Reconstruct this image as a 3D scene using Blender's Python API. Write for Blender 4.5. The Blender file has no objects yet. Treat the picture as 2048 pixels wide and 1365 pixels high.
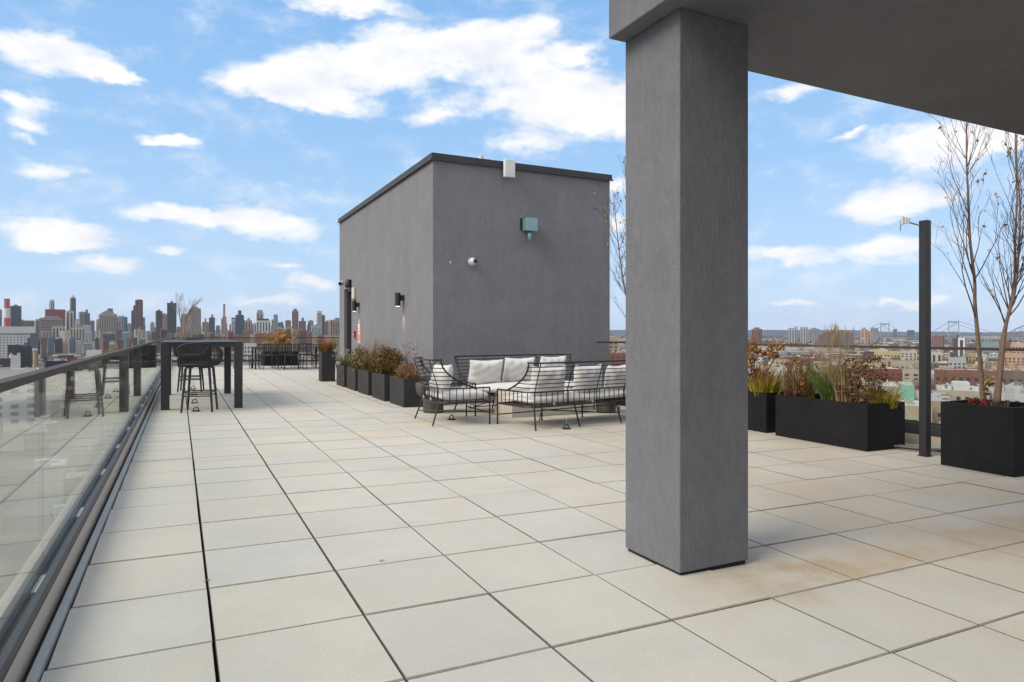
import bpy, bmesh, math, random
from mathutils import Vector, Matrix
R = random.Random(7)
rad = math.radians
scene = bpy.context.scene
COL = scene.collection

# ------------------------------------------------------------------ camera
F, YAW, HY, EYE = 1345.81, .4605, 666., 1.2566      # focal length in photo pixels, heading, horizon row, eye height
SY, CY = math.sin(YAW), math.cos(YAW)
FA, FB = -.0142, .0053                                # fall of the terrace (drainage) along X and Y
cam = bpy.data.cameras.new('camera')
cam.sensor_width = 36; cam.lens = F/2048*36; cam.shift_y = -(682.5-HY)/2048
cam.clip_start = .05; cam.clip_end = 40000
camo = bpy.data.objects.new('camera', cam); COL.objects.link(camo)
camo.location = (0, 0, EYE); camo.rotation_euler = (rad(90), 0, -YAW)
scene.camera = camo

# ------------------------------------------------------------------ light and sky
SUN_EL, SUN_AZ = rad(43), rad(-96)                    # azimuth from +Y towards +X
scene.view_settings.view_transform = 'Standard'; scene.view_settings.look = 'None'
scene.view_settings.gamma = 1; scene.view_settings.exposure = EXPOSURE = 1.18
scene.cycles.use_denoising = True
scene.cycles.max_bounces = 8; scene.cycles.diffuse_bounces = 3; scene.cycles.glossy_bounces = 4
scene.cycles.transparent_max_bounces = 24; scene.cycles.volume_bounces = 0
sl = bpy.data.lights.new('sun', 'SUN'); sl.energy = 1.42; sl.angle = rad(34); sl.color = (1, .91, .78)
so = bpy.data.objects.new('sun', sl); COL.objects.link(so)
sd = Vector((math.sin(SUN_AZ)*math.cos(SUN_EL), math.cos(SUN_AZ)*math.cos(SUN_EL), math.sin(SUN_EL)))
so.rotation_euler = sd.to_track_quat('Z', 'Y').to_euler(); so.location = (-20, 8, 30)

world = bpy.data.worlds.new('World'); scene.world = world; world.use_nodes = True
def build_sky():
    nt = world.node_tree; N, L = nt.nodes, nt.links; N.clear()
    def math_(op, a, b=None, c=None):
        n = N.new('ShaderNodeMath'); n.operation = op
        for i, v in enumerate((a, b, c)):
            if v is None: continue
            if isinstance(v, (int, float)): n.inputs[i].default_value = v
            else: L.new(v, n.inputs[i])
        return n.outputs[0]
    out = N.new('ShaderNodeOutputWorld'); bg = N.new('ShaderNodeBackground')
    sky = N.new('ShaderNodeTexSky'); sky.sky_type = 'NISHITA'; sky.sun_disc = False
    sky.sun_elevation = SUN_EL; sky.sun_rotation = SUN_AZ; sky.altitude = 50
    sky.air_density = 1.0; sky.dust_density = 0.6; sky.ozone_density = 2.0
    tc = N.new('ShaderNodeTexCoord'); sep = N.new('ShaderNodeSeparateXYZ'); L.new(tc.outputs['Generated'], sep.inputs[0])
    x, y, z = sep.outputs
    az = math_('ARCTAN2', x, y)
    ln = math_('SQRT', math_('ADD', math_('MULTIPLY', x, x), math_('MULTIPLY', y, y)))
    el = math_('DIVIDE', z, math_('MAXIMUM', ln, .02))
    comb = N.new('ShaderNodeCombineXYZ'); L.new(az, comb.inputs[0]); L.new(el, comb.inputs[1])
    st = N.new('ShaderNodeVectorMath'); st.operation = 'MULTIPLY'; st.inputs[1].default_value = (1, 1.7, 1)
    L.new(comb.outputs[0], st.inputs[0])
    def noise(scale, detail, rough, loc):
        mp = N.new('ShaderNodeVectorMath'); mp.operation = 'ADD'; mp.inputs[1].default_value = loc
        L.new(st.outputs[0], mp.inputs[0])
        n = N.new('ShaderNodeTexNoise'); n.inputs['Scale'].default_value = scale; n.inputs['Detail'].default_value = detail
        n.inputs['Roughness'].default_value = rough; L.new(mp.outputs[0], n.inputs['Vector'])
        return n
    nw = noise(7, 3, .55, (3.1, 8.2, 1))
    wv = N.new('ShaderNodeVectorMath'); wv.operation = 'SUBTRACT'; wv.inputs[1].default_value = (.5, .5, .5)
    L.new(nw.outputs['Color'], wv.inputs[0])
    ws = N.new('ShaderNodeVectorMath'); ws.operation = 'MULTIPLY'; ws.inputs[1].default_value = (.15, .055, 0)
    L.new(wv.outputs[0], ws.inputs[0])
    nw2 = noise(24, 4, .6, (7.7, 1.2, 4))
    wv2 = N.new('ShaderNodeVectorMath'); wv2.operation = 'SUBTRACT'; wv2.inputs[1].default_value = (.5, .5, .5); L.new(nw2.outputs['Color'], wv2.inputs[0])
    ws2 = N.new('ShaderNodeVectorMath'); ws2.operation = 'MULTIPLY'; ws2.inputs[1].default_value = (.055, .034, 0); L.new(wv2.outputs[0], ws2.inputs[0])
    wa = N.new('ShaderNodeVectorMath'); wa.operation = 'ADD'; L.new(ws.outputs[0], wa.inputs[0]); L.new(ws2.outputs[0], wa.inputs[1])
    wp = N.new('ShaderNodeVectorMath'); wp.operation = 'ADD'; L.new(comb.outputs[0], wp.inputs[0]); L.new(wa.outputs[0], wp.inputs[1])
    # lobes of the clouds: centre and half axes (photo pixels, turned into azimuth and slope), weight
    lobes = [(560,165,170,48,1),(720,138,190,52,1),(880,105,190,62,1),(1000,75,120,52,1),(650,205,110,28,.8),(1010,180,130,48,.7),
     (1140,195,140,62,.9),(1090,135,110,50,.7),(1215,190,100,70,.6),(1110,240,150,46,.55),(960,215,150,34,.4),(1230,255,120,50,.7),(850,240,110,24,.6),(690,14,190,34,1),(100,115,190,46,1),(215,140,90,24,.8),
     (35,205,95,18,.7),(55,240,90,30,.7),(20,275,50,22,.6),(80,335,110,20,.7),(315,288,78,17,.8),(355,428,120,30,.85),(530,442,160,42,1),
     (110,475,165,44,1),(50,492,110,24,.8),(190,541,135,23,.75),(345,508,56,13,.7),(575,536,48,12,.5),(620,571,90,18,.65),(545,602,90,14,.55),
     (1050,292,110,26,.6),(1165,105,70,26,.6),(1560,180,95,26,.6),(1870,292,190,62,1),(1985,270,120,50,.8),(1715,270,45,15,.7),(1775,402,150,46,1),
     (1590,516,140,25,.85),(1800,500,110,40,.9),(1810,590,120,15,.6),(1600,606,48,12,.6),(1720,592,44,10,.6),(1235,385,60,22,.7),(1245,450,60,26,.7)]
    tot = None
    for (px, py, rx, ry, w) in lobes:
        u = (px-1024)/F; a = YAW+math.atan(u); e = (HY-py)/F/math.sqrt(1+u*u)
        ax = rx/F/(1+u*u); ey = ry/F/math.sqrt(1+u*u)
        m = N.new('ShaderNodeMapping'); m.inputs['Scale'].default_value = (1/ax, 1/ey, 1); m.inputs['Location'].default_value = (-a/ax, -e/ey, 0)
        L.new(wp.outputs[0], m.inputs['Vector'])
        g = N.new('ShaderNodeTexGradient'); g.gradient_type = 'SPHERICAL'; L.new(m.outputs[0], g.inputs[0])
        tot = math_('MULTIPLY_ADD', g.outputs['Fac'], w, tot if tot is not None else 0.0)
    # denser unseen clouds added beyond the frame to make the fill light neutral
    nb = noise(2.6, 5, .55, (11, 4, 2))
    away = math_('SUBTRACT', 1, math_('LESS_THAN', math_('ABSOLUTE', math_('SUBTRACT', az, YAW)), .68))
    hi = math_('GREATER_THAN', el, .52)
    oth = math_('MULTIPLY', math_('MAXIMUM', away, hi), math_('MULTIPLY', math_('SUBTRACT', nb.outputs['Fac'], .385), 4.5))
    tot = math_('ADD', tot, math_('MAXIMUM', oth, 0))
    nd = noise(11, 12, .64, (0, 0, 5))
    dens = math_('ADD', math_('MULTIPLY', tot, 2.15), math_('MULTIPLY', math_('SUBTRACT', nd.outputs['Fac'], .58), 2.9))
    mr = N.new('ShaderNodeMapRange'); mr.interpolation_type = 'SMOOTHSTEP'
    L.new(dens, mr.inputs[0]); mr.inputs[1].default_value = -.36; mr.inputs[2].default_value = 1.05
    mask = math_('MULTIPLY', mr.outputs[0], math_('GREATER_THAN', z, 0.0))
    mask = math_('MULTIPLY', mask, .97)
    # cloud colour: sunlit white, a little grey-lilac where the cloud is thick and low
    ns = noise(10, 6, .6, (.0, .035, 9))
    cr = N.new('ShaderNodeMix'); cr.data_type = 'RGBA'
    cr.inputs[6].default_value = (6.35, 6.3, 6.25, 1); cr.inputs[7].default_value = (5.0, 5.15, 5.65, 1)
    mr2 = N.new('ShaderNodeMapRange'); L.new(ns.outputs['Fac'], mr2.inputs[0]); mr2.inputs[1].default_value = .44; mr2.inputs[2].default_value = .70
    L.new(mr2.outputs[0], cr.inputs[0])
    # pale air thickening towards the horizon over the clear sky
    cr2 = N.new('ShaderNodeValToRGB'); e = cr2.color_ramp.elements
    stops = [(0, (.57, .71, .92)), (.08, (.48, .67, .91)), (.25, (.33, .565, .88)), (.5, (.235, .475, .84)), (.9, (.12, .32, .74)), (1, (.11, .31, .72))]
    e[0].position = 0; e[0].color = (*stops[0][1], 1); e[1].position = 1; e[1].color = (*stops[-1][1], 1)
    for p_, c_ in stops[1:-1]: k_ = e.new(p_); k_.color = (*c_, 1)
    L.new(math_('MULTIPLY', el, .98), cr2.inputs[0])
    sc_ = N.new('ShaderNodeVectorMath'); sc_.operation = 'SCALE'; sc_.inputs['Scale'].default_value = SKY_LEVEL; L.new(cr2.outputs[0], sc_.inputs[0])
    tint = N.new('ShaderNodeMix'); tint.data_type = 'RGBA'; tint.inputs[0].default_value = .9
    L.new(sky.outputs[0], tint.inputs[6]); L.new(sc_.outputs[0], tint.inputs[7])
    mx = N.new('ShaderNodeMix'); mx.data_type = 'RGBA'; L.new(mask, mx.inputs[0]); L.new(tint.outputs[2], mx.inputs[6]); L.new(cr.outputs[2], mx.inputs[7])
    L.new(mx.outputs[2], bg.inputs[0]); bg.inputs[1].default_value = SKY_STRENGTH
    L.new(bg.outputs[0], out.inputs[0])
SKY_STRENGTH = 0.075
SKY_LEVEL = 6.5
build_sky()
world.cycles.sampling_method = 'MANUAL'; world.cycles.sample_map_resolution = 512

# ------------------------------------------------------------------ photo geometry helpers
def zf(X, Y): return FA*X + FB*Y                      # terrace floor height
def px(x, y, d):                                      # point seen at photo pixel (x, y) at depth d
    u = (x-1024)/F
    return Vector((d*(SY+u*CY), d*(CY-u*SY), EYE-(y-HY)*d/F))
def pfl(x, y):                                        # floor point at photo pixel
    u = (x-1024)/F; gx = SY+u*CY; gy = CY-u*SY
    d = F*EYE/((y-HY)+F*(FA*gx+FB*gy)); X, Y = d*gx, d*gy
    return Vector((X, Y, zf(X, Y)))
def on_x(x, y, X):                                    # point at photo pixel on the plane X = const
    return px(x, y, X/(SY+(x-1024)/F*CY))
def on_y(x, y, Y):
    return px(x, y, Y/(CY-(x-1024)/F*SY))

# ------------------------------------------------------------------ materials
def mat(name, col, rough=.7, metal=0, col2=None, scale=8., bump=0., bscale=40., island=False, obj_rand=False, spec=.5, detail=4., stretch=None, ramp=None):
    m = bpy.data.materials.new(name); m.use_nodes = True
    nt = m.node_tree; N, L = nt.nodes, nt.links
    b = N['Principled BSDF']; b.inputs['Roughness'].default_value = rough; b.inputs['Metallic'].default_value = metal
    b.inputs['Specular IOR Level'].default_value = spec
    b.inputs['Base Color'].default_value = (*col, 1)
    tc = N.new('ShaderNodeTexCoord')
    vec = tc.outputs['Object']
    if stretch:
        mp = N.new('ShaderNodeMapping'); mp.inputs['Scale'].default_value = stretch; L.new(vec, mp.inputs[0]); vec = mp.outputs[0]
    if col2:
        n = N.new('ShaderNodeTexNoise'); n.inputs['Scale'].default_value = scale; n.inputs['Detail'].default_value = detail; L.new(vec, n.inputs['Vector'])
        mr = N.new('ShaderNodeMapRange'); mr.inputs[1].default_value = .3; mr.inputs[2].default_value = .7; L.new(n.outputs['Fac'], mr.inputs[0])
        mx = N.new('ShaderNodeMix'); mx.data_type = 'RGBA'; mx.inputs[6].default_value = (*col, 1); mx.inputs[7].default_value = (*col2, 1)
        L.new(mr.outputs[0], mx.inputs[0]); L.new(mx.outputs[2], b.inputs['Base Color'])
    if ramp:
        g = N.new('ShaderNodeNewGeometry'); cr = N.new('ShaderNodeValToRGB'); e = cr.color_ramp.elements
        e[0].color = (*ramp[0], 1); e[-1].color = (*ramp[-1], 1)
        for i, c in enumerate(ramp[1:-1]):
            k = e.new((i+1)/(len(ramp)-1)); k.color = (*c, 1)
        L.new(g.outputs['Random Per Island'], cr.inputs[0]); L.new(cr.outputs[0], b.inputs['Base Color'])
    if bump:
        n2 = N.new('ShaderNodeTexNoise'); n2.inputs['Scale'].default_value = bscale; n2.inputs['Detail'].default_value = 6; L.new(vec, n2.inputs['Vector'])
        bp = N.new('ShaderNodeBump'); bp.inputs['Strength'].default_value = bump; bp.inputs['Distance'].default_value = .01
        L.new(n2.outputs['Fac'], bp.inputs['Height']); L.new(bp.outputs[0], b.inputs['Normal'])
    return m

def stucco(name, col):
    m = mat(name, col, .92, bump=.45, bscale=85, spec=.25); nt = m.node_tree; N, L = nt.nodes, nt.links; b = N['Principled BSDF']
    tc = [n for n in N if n.type == 'TEX_COORD'][0]
    n = N.new('ShaderNodeTexNoise'); n.inputs['Scale'].default_value = 1.6; n.inputs['Detail'].default_value = 7; n.inputs['Roughness'].default_value = .65
    L.new(tc.outputs['Object'], n.inputs['Vector'])
    n3 = N.new('ShaderNodeTexNoise'); n3.inputs['Scale'].default_value = 130; n3.inputs['Detail'].default_value = 3; L.new(tc.outputs['Object'], n3.inputs['Vector'])
    # trowel arcs
    mp = N.new('ShaderNodeMapping'); mp.inputs['Scale'].default_value = (3.2, 3.2, 1.1); mp.inputs['Rotation'].default_value = (.5, .4, .2); L.new(tc.outputs['Object'], mp.inputs[0])
    n4 = N.new('ShaderNodeTexNoise'); n4.inputs['Scale'].default_value = 6; n4.inputs['Detail'].default_value = 5; n4.inputs['Distortion'].default_value = 1.5; L.new(mp.outputs[0], n4.inputs['Vector'])
    a = N.new('ShaderNodeMath'); a.operation = 'MULTIPLY_ADD'; a.inputs[1].default_value = .45; L.new(n.outputs['Fac'], a.inputs[0])
    c = N.new('ShaderNodeMath'); c.operation = 'MULTIPLY_ADD'; c.inputs[1].default_value = .25; L.new(n3.outputs['Fac'], c.inputs[0])
    e = N.new('ShaderNodeMath'); e.operation = 'MULTIPLY'; e.inputs[1].default_value = .45; L.new(n4.outputs['Fac'], e.inputs[0])
    L.new(e.outputs[0], c.inputs[2]); L.new(c.outputs[0], a.inputs[2])
    mr = N.new('ShaderNodeMapRange'); mr.inputs[1].default_value = .42; mr.inputs[2].default_value = .74; mr.inputs[3].default_value = .85; mr.inputs[4].default_value = 1.14
    L.new(a.outputs[0], mr.inputs[0])
    mv = N.new('ShaderNodeMapping'); mv.inputs['Scale'].default_value = (5, 5, .22); L.new(tc.outputs['Object'], mv.inputs[0])
    nv = N.new('ShaderNodeTexNoise'); nv.inputs['Scale'].default_value = 1.5; nv.inputs['Detail'].default_value = 5; L.new(mv.outputs[0], nv.inputs['Vector'])
    rv = N.new('ShaderNodeMapRange'); rv.inputs[1].default_value = .52; rv.inputs[2].default_value = .75; rv.inputs[3].default_value = 1; rv.inputs[4].default_value = .95; L.new(nv.outputs['Fac'], rv.inputs[0])
    pm = N.new('ShaderNodeMath'); pm.operation = 'MULTIPLY'; L.new(mr.outputs[0], pm.inputs[0]); L.new(rv.outputs[0], pm.inputs[1])
    mx = N.new('ShaderNodeVectorMath'); mx.operation = 'SCALE'; mx.inputs[0].default_value = col; L.new(pm.outputs[0], mx.inputs['Scale'])
    L.new(mx.outputs[0], b.inputs['Base Color'])
    bp = N.new('ShaderNodeBump'); bp.inputs['Strength'].default_value = .45; bp.inputs['Distance'].default_value = .02
    L.new(a.outputs[0], bp.inputs['Height'])
    old = [k for k in N if k.type == 'BUMP' and k is not bp][0]; L.new(old.outputs[0], bp.inputs['Normal']); L.new(bp.outputs[0], b.inputs['Normal'])
    return m

def paver_mat(name, per_island):
    m = bpy.data.materials.new(name); m.use_nodes = True
    nt = m.node_tree; N, L = nt.nodes, nt.links; b = N['Principled BSDF']; b.inputs['Roughness'].default_value = .88; b.inputs['Specular IOR Level'].default_value = .25
    if per_island: r = N.new('ShaderNodeNewGeometry').outputs['Random Per Island']
    else: r = N.new('ShaderNodeObjectInfo').outputs['Random']
    cr = N.new('ShaderNodeValToRGB'); e = cr.color_ramp.elements
    tones = [(0, (.52, .50, .435)), (.25, (.535, .515, .445)), (.45, (.525, .51, .46)), (.65, (.555, .52, .44)), (.82, (.51, .496, .44)), (1, (.57, .505, .405))]
    e[0].color = (*tones[0][1], 1); e[1].color = (*tones[-1][1], 1)
    for p, c in tones[1:-1]: k = e.new(p); k.color = (*c, 1)
    L.new(r, cr.inputs[0])
    g = N.new('ShaderNodeNewGeometry'); pos = g.outputs['Position']
    off = N.new('ShaderNodeVectorMath'); off.operation = 'SCALE'; off.inputs[0].default_value = (37, 53, 11); L.new(r, off.inputs['Scale'])
    pv = N.new('ShaderNodeVectorMath'); pv.operation = 'ADD'; L.new(pos, pv.inputs[0]); L.new(off.outputs[0], pv.inputs[1])
    def noise(v, s, d, rough=.5):
        n = N.new('ShaderNodeTexNoise'); n.inputs['Scale'].default_value = s; n.inputs['Detail'].default_value = d; n.inputs['Roughness'].default_value = rough; L.new(v, n.inputs['Vector']); return n.outputs['Fac']
    def rng(v, a, bb, c=0, d=1):
        q = N.new('ShaderNodeMapRange'); q.interpolation_type = 'SMOOTHSTEP'
        for i, k in enumerate((a, bb, c, d)): q.inputs[i+1].default_value = k
        L.new(v, q.inputs[0]); return q.outputs[0]
    def mixc(f, a, col, mode='MIX'):
        q = N.new('ShaderNodeMix'); q.data_type = 'RGBA'; q.blend_type = mode
        if isinstance(f, float): q.inputs[0].default_value = f
        else: L.new(f, q.inputs[0])
        L.new(a, q.inputs[6])
        if isinstance(col, tuple): q.inputs[7].default_value = (*col, 1)
        else: L.new(col, q.inputs[7])
        return q.outputs[2]
    c = cr.outputs[0]
    c = mixc(rng(noise(pv.outputs[0], 2.3, 4), .50, .76, 0, .42), c, (.495, .495, .485))       # cool damp bloom inside a slab
    c = mixc(rng(noise(pv.outputs[0], 1.9, 5, .6), .55, .8, 0, .7), c, (.55, .455, .34))        # tan mineral bloom
    st = N.new('ShaderNodeMapping'); st.inputs['Scale'].default_value = (.55, 2.1, 1); st.inputs['Rotation'].default_value = (0, 0, .35); L.new(pos, st.inputs[0])
    c = mixc(rng(noise(st.outputs[0], 1.1, 5, .6), .60, .78, 0, .55), c, (.42, .31, .20))       # rust-brown streaks left by water
    sp_ = N.new('ShaderNodeSeparateXYZ'); L.new(pos, sp_.inputs[0])
    def mth(op, a, b_=None):
        n_ = N.new('ShaderNodeMath'); n_.operation = op
        for i_, v_ in enumerate((a, b_)):
            if v_ is None: continue
            if isinstance(v_, (int, float)): n_.inputs[i_].default_value = v_
            else: L.new(v_, n_.inputs[i_])
        return n_.outputs[0]
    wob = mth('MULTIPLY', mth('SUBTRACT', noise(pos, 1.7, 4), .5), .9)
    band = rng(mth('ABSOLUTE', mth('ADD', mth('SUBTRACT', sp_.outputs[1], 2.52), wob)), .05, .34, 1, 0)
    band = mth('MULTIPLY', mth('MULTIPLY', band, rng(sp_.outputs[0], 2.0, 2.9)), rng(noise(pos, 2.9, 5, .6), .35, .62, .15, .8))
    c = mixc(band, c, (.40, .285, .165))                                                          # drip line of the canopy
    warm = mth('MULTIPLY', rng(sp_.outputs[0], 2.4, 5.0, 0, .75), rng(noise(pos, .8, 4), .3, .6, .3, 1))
    c = mixc(warm, c, (.44, .375, .29))                                                           # tan tint that grows with X, broken up by noise
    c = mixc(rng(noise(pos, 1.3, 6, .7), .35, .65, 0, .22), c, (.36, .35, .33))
    sp = mth('MULTIPLY', rng(noise(pos, 420, 2), .3, .7, .84, 1.12), rng(noise(pos, 120, 3, .7), .28, .45, .86, 1.0))
    cv = N.new('ShaderNodeVectorMath'); cv.operation = 'SCALE'; L.new(c, cv.inputs[0]); L.new(sp, cv.inputs['Scale'])
    L.new(cv.outputs[0], b.inputs['Base Color'])
    bp = N.new('ShaderNodeBump'); bp.inputs['Strength'].default_value = .25; bp.inputs['Distance'].default_value = .003; L.new(noise(pos, 260, 4), bp.inputs['Height']); L.new(bp.outputs[0], b.inputs['Normal'])
    return m

def glass_mat(name, tint):
    m = bpy.data.materials.new(name); m.use_nodes = True; nt = m.node_tree; N, L = nt.nodes, nt.links; N.clear()
    out = N.new('ShaderNodeOutputMaterial'); mix = N.new('ShaderNodeMixShader'); tr = N.new('ShaderNodeBsdfTransparent'); gl = N.new('ShaderNodeBsdfGlossy')
    tr.inputs[0].default_value = (*tint, 1); gl.inputs['Roughness'].default_value = .0; gl.inputs[0].default_value = (.91, .95, .935, 1)
    g = N.new('ShaderNodeNewGeometry'); dp = N.new('ShaderNodeVectorMath'); dp.operation = 'DOT_PRODUCT'
    L.new(g.outputs['Incoming'], dp.inputs[0]); L.new(g.outputs['Normal'], dp.inputs[1])
    def mth(op, a, b=None):
        n = N.new('ShaderNodeMath'); n.operation = op
        for i, v in enumerate((a, b)):
            if v is None: continue
            if isinstance(v, (int, float)): n.inputs[i].default_value = v
            else: L.new(v, n.inputs[i])
        return n.outputs[0]
    k = mth('POWER', mth('SUBTRACT', 1, mth('ABSOLUTE', dp.outputs['Value'])), 5)
    fr = mth('ADD', mth('MULTIPLY', k, .955), .045)
    L.new(fr, mix.inputs[0]); L.new(tr.outputs[0], mix.inputs[1]); L.new(gl.outputs[0], mix.inputs[2])
    # a film of dust and dried water spots
    df = N.new('ShaderNodeBsdfDiffuse'); df.inputs[0].default_value = (.7, .7, .68, 1); m2 = N.new('ShaderNodeMixShader')
    n1 = N.new('ShaderNodeTexNoise'); n1.inputs['Scale'].default_value = 2.2; n1.inputs['Detail'].default_value = 8; L.new(g.outputs['Position'], n1.inputs['Vector'])
    L.new(mth('MULTIPLY', mth('MAXIMUM', mth('SUBTRACT', n1.outputs['Fac'], 0.36), 0), .06), m2.inputs[0]); L.new(mix.outputs[0], m2.inputs[1]); L.new(df.outputs[0], m2.inputs[2]); L.new(m2.outputs[0], out.inputs[0])
    return m

M = {}
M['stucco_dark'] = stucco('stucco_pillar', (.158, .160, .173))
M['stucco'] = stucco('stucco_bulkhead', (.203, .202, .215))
M['flash'] = mat('dark_flashing', (.035, .033, .035), .5, .2, (.05, .047, .048), 3)
M['planter'] = mat('planter_fibre_clay', (.0085, .0085, .0095), .65, 0, (.013, .0125, .014), 5, bump=.25, bscale=60, spec=.2)
M['planter_grey'] = mat('planter_weathered', (.036, .035, .036), .75, 0, (.052, .05, .049), 4, bump=.25, bscale=60, spec=.15)
M['soil'] = mat('soil', (.035, .025, .018), .95, 0, (.07, .05, .035), 30, bump=1, bscale=60)
M['black'] = mat('black_powder_coat', (.016, .016, .018), .45, .0, (.022, .022, .024), 12)
M['table'] = mat('charcoal_aluminium', (.023, .023, .026), .5, 0, (.029, .029, .032), 6)
M['rod'] = mat('bronze_black_rod', (.020, .017, .014), .42, .3, (.03, .026, .022), 20)
M['rope'] = mat('charcoal_rope', (.022, .022, .024), .85, 0, (.04, .04, .042), 90)
M['rail'] = mat('bronze_rail', (.062, .047, .037), .6, .0, (.085, .066, .053), 3, stretch=(1, .1, 1), spec=.15)
M['shoe'] = mat('base_shoe', (.045, .044, .050), .5, .1, (.06, .058, .064), 6)
M['kerb'] = mat('kerb_metal', (.47, .40, .34), .65, 0, (.53, .47, .41), 2, stretch=(1, .4, 1))
M['angle'] = mat('zinc_angle', (.34, .365, .365), .5, .1, (.40, .42, .42), 5)
M['dark'] = mat('dark_void', (.012, .012, .012), .9)
M['cushion'] = mat('pale_canvas', (.68, .66, .635), .95, 0, (.62, .60, .575), 6, bump=.4, bscale=300, spec=.1)
M['white'] = mat('white_plastic', (.72, .72, .70), .4, 0, (.62, .62, .60), 8)
M['travertine'] = mat('travertine', (.55, .50, .42), .7, 0, (.46, .41, .33), 9, bump=.2, bscale=50, stretch=(1, 1, 5))
M['concrete_dark'] = mat('dark_cast_stone', (.06, .052, .047), .75, 0, (.085, .075, .068), 6, bump=.2, bscale=40)
M['galv'] = mat('galvanised', (.22, .36, .39), .4, .4, (.30, .43, .46), 10)
M['red'] = mat('red_plastic', (.42, .03, .035), .5)
M['signred'] = mat('sign_red', (.55, .23, .21), .6)
M['beige'] = mat('beige_plastic', (.55, .52, .44), .5)
M['bark'] = mat('birch_bark', (.17, .10, .075), .8, 0, (.26, .17, .13), 25, bump=.4, bscale=60)
M['twig'] = mat('dark_twigs', (.085, .05, .042), .85)
M['bark_pale'] = mat('pale_bark', (.30, .24, .19), .85, 0, (.20, .15, .12), 20)
M['leaf_gold'] = mat('golden_leaf', (.30, .19, .05), .7, ramp=[(.18, .10, .03), (.36, .22, .05), (.42, .30, .12), (.20, .16, .05)])
M['glass'] = glass_mat('clear_glass', (.95, .968, .955))
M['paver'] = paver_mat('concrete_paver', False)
M['grime'] = mat('joint_grime', (.19, .178, .155), .95, 0, (.11, .10, .09), 30, spec=.1)
M['edge'] = mat('worn_paver_edge', (.34, .32, .275), .95, 0, (.25, .24, .21), 40, spec=.1)
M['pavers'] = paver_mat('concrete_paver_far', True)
M['steel'] = mat('steel_wire', (.45, .45, .45), .35, .9)
M['lens'] = mat('camera_lens', (.01, .01, .012), .1)

# ------------------------------------------------------------------ mesh helpers
class MB:
    def __init__(s): s.v = []; s.f = []; s.m = []; s.cur = 0
    def quad(s, a, b, c, d):
        n = len(s.v); s.v += [tuple(a), tuple(b), tuple(c), tuple(d)]; s.f.append((n, n+1, n+2, n+3)); s.m.append(s.cur); return s
    def tri(s, a, b, c):
        n = len(s.v); s.v += [tuple(a), tuple(b), tuple(c)]; s.f.append((n, n+1, n+2)); s.m.append(s.cur); return s
    def hexa(s, p):                                   # eight corners: bottom ring then top ring
        n = len(s.v); s.v += [tuple(q) for q in p]
        for q in ((3, 2, 1, 0), (4, 5, 6, 7), (0, 1, 5, 4), (1, 2, 6, 5), (2, 3, 7, 6), (3, 0, 4, 7)):
            s.f.append(tuple(n+k for k in q)); s.m.append(s.cur)
        return s
    def box(s, x0, x1, y0, y1, z0, z1):
        return s.hexa([(x0, y0, z0), (x1, y0, z0), (x1, y1, z0), (x0, y1, z0), (x0, y0, z1), (x1, y0, z1), (x1, y1, z1), (x0, y1, z1)])
    def cbox(s, c, sx, sy, sz, rz=0):
        cs, sn = math.cos(rz), math.sin(rz); P = []
        for z in (-sz/2, sz/2):
            for x, y in ((-1, -1), (1, -1), (1, 1), (-1, 1)):
                a, b = x*sx/2, y*sy/2; P.append((c[0]+a*cs-b*sn, c[1]+a*sn+b*cs, c[2]+z))
        return s.hexa(P)
    def tube(s, pts, r, n=6, cap=True):
        pts = [Vector(p) for p in pts]; rr = r if isinstance(r, (list, tuple)) else [r]*len(pts)
        t0 = (pts[1]-pts[0]).normalized(); up = Vector((0, 0, 1)) if abs(t0.z) < .9 else Vector((1, 0, 0))
        nrm = t0.cross(up).normalized(); base = len(s.v)
        for i, p in enumerate(pts):
            t = (pts[min(i+1, len(pts)-1)]-pts[max(i-1, 0)]).normalized()
            nrm = (nrm-t*nrm.dot(t)).normalized(); bn = t.cross(nrm)
            for k in range(n):
                a = 2*math.pi*k/n; s.v.append(tuple(p+(nrm*math.cos(a)+bn*math.sin(a))*rr[i]))
        for i in range(len(pts)-1):
            for k in range(n):
                a, b = base+i*n+k, base+i*n+(k+1) % n; s.f.append((a, b, b+n, a+n)); s.m.append(s.cur)
        if cap:
            s.f.append(tuple(base+k for k in reversed(range(n)))); s.m.append(s.cur)
            e = base+(len(pts)-1)*n; s.f.append(tuple(e+k for k in range(n))); s.m.append(s.cur)
        return s
    def lathe(s, prof, c=(0, 0, 0), n=20):            # profile of (radius, z)
        base = len(s.v)
        for r, z in prof:
            for k in range(n):
                a = 2*math.pi*k/n; s.v.append((c[0]+r*math.cos(a), c[1]+r*math.sin(a), c[2]+z))
        for i in range(len(prof)-1):
            for k in range(n):
                a, b = base+i*n+k, base+i*n+(k+1) % n; s.f.append((a, b, b+n, a+n)); s.m.append(s.cur)
        s.f.append(tuple(base+k for k in reversed(range(n)))); s.m.append(s.cur)
        e = base+(len(prof)-1)*n; s.f.append(tuple(e+k for k in range(n))); s.m.append(s.cur)
        return s
    def mesh(s, name, mats, smooth=False):
        me = bpy.data.meshes.new(name); me.from_pydata(s.v, [], s.f)
        for m in (mats if isinstance(mats, (list, tuple)) else [mats]): me.materials.append(m)
        if any(s.m): me.polygons.foreach_set('material_index', s.m)
        if smooth: me.polygons.foreach_set('use_smooth', [True]*len(me.polygons))
        me.update(); return me
    def build(s, name, mats, parent=None, smooth=False, loc=None, rz=0):
        return obj(name, s.mesh(name, mats, smooth), parent, loc, rz)

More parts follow.
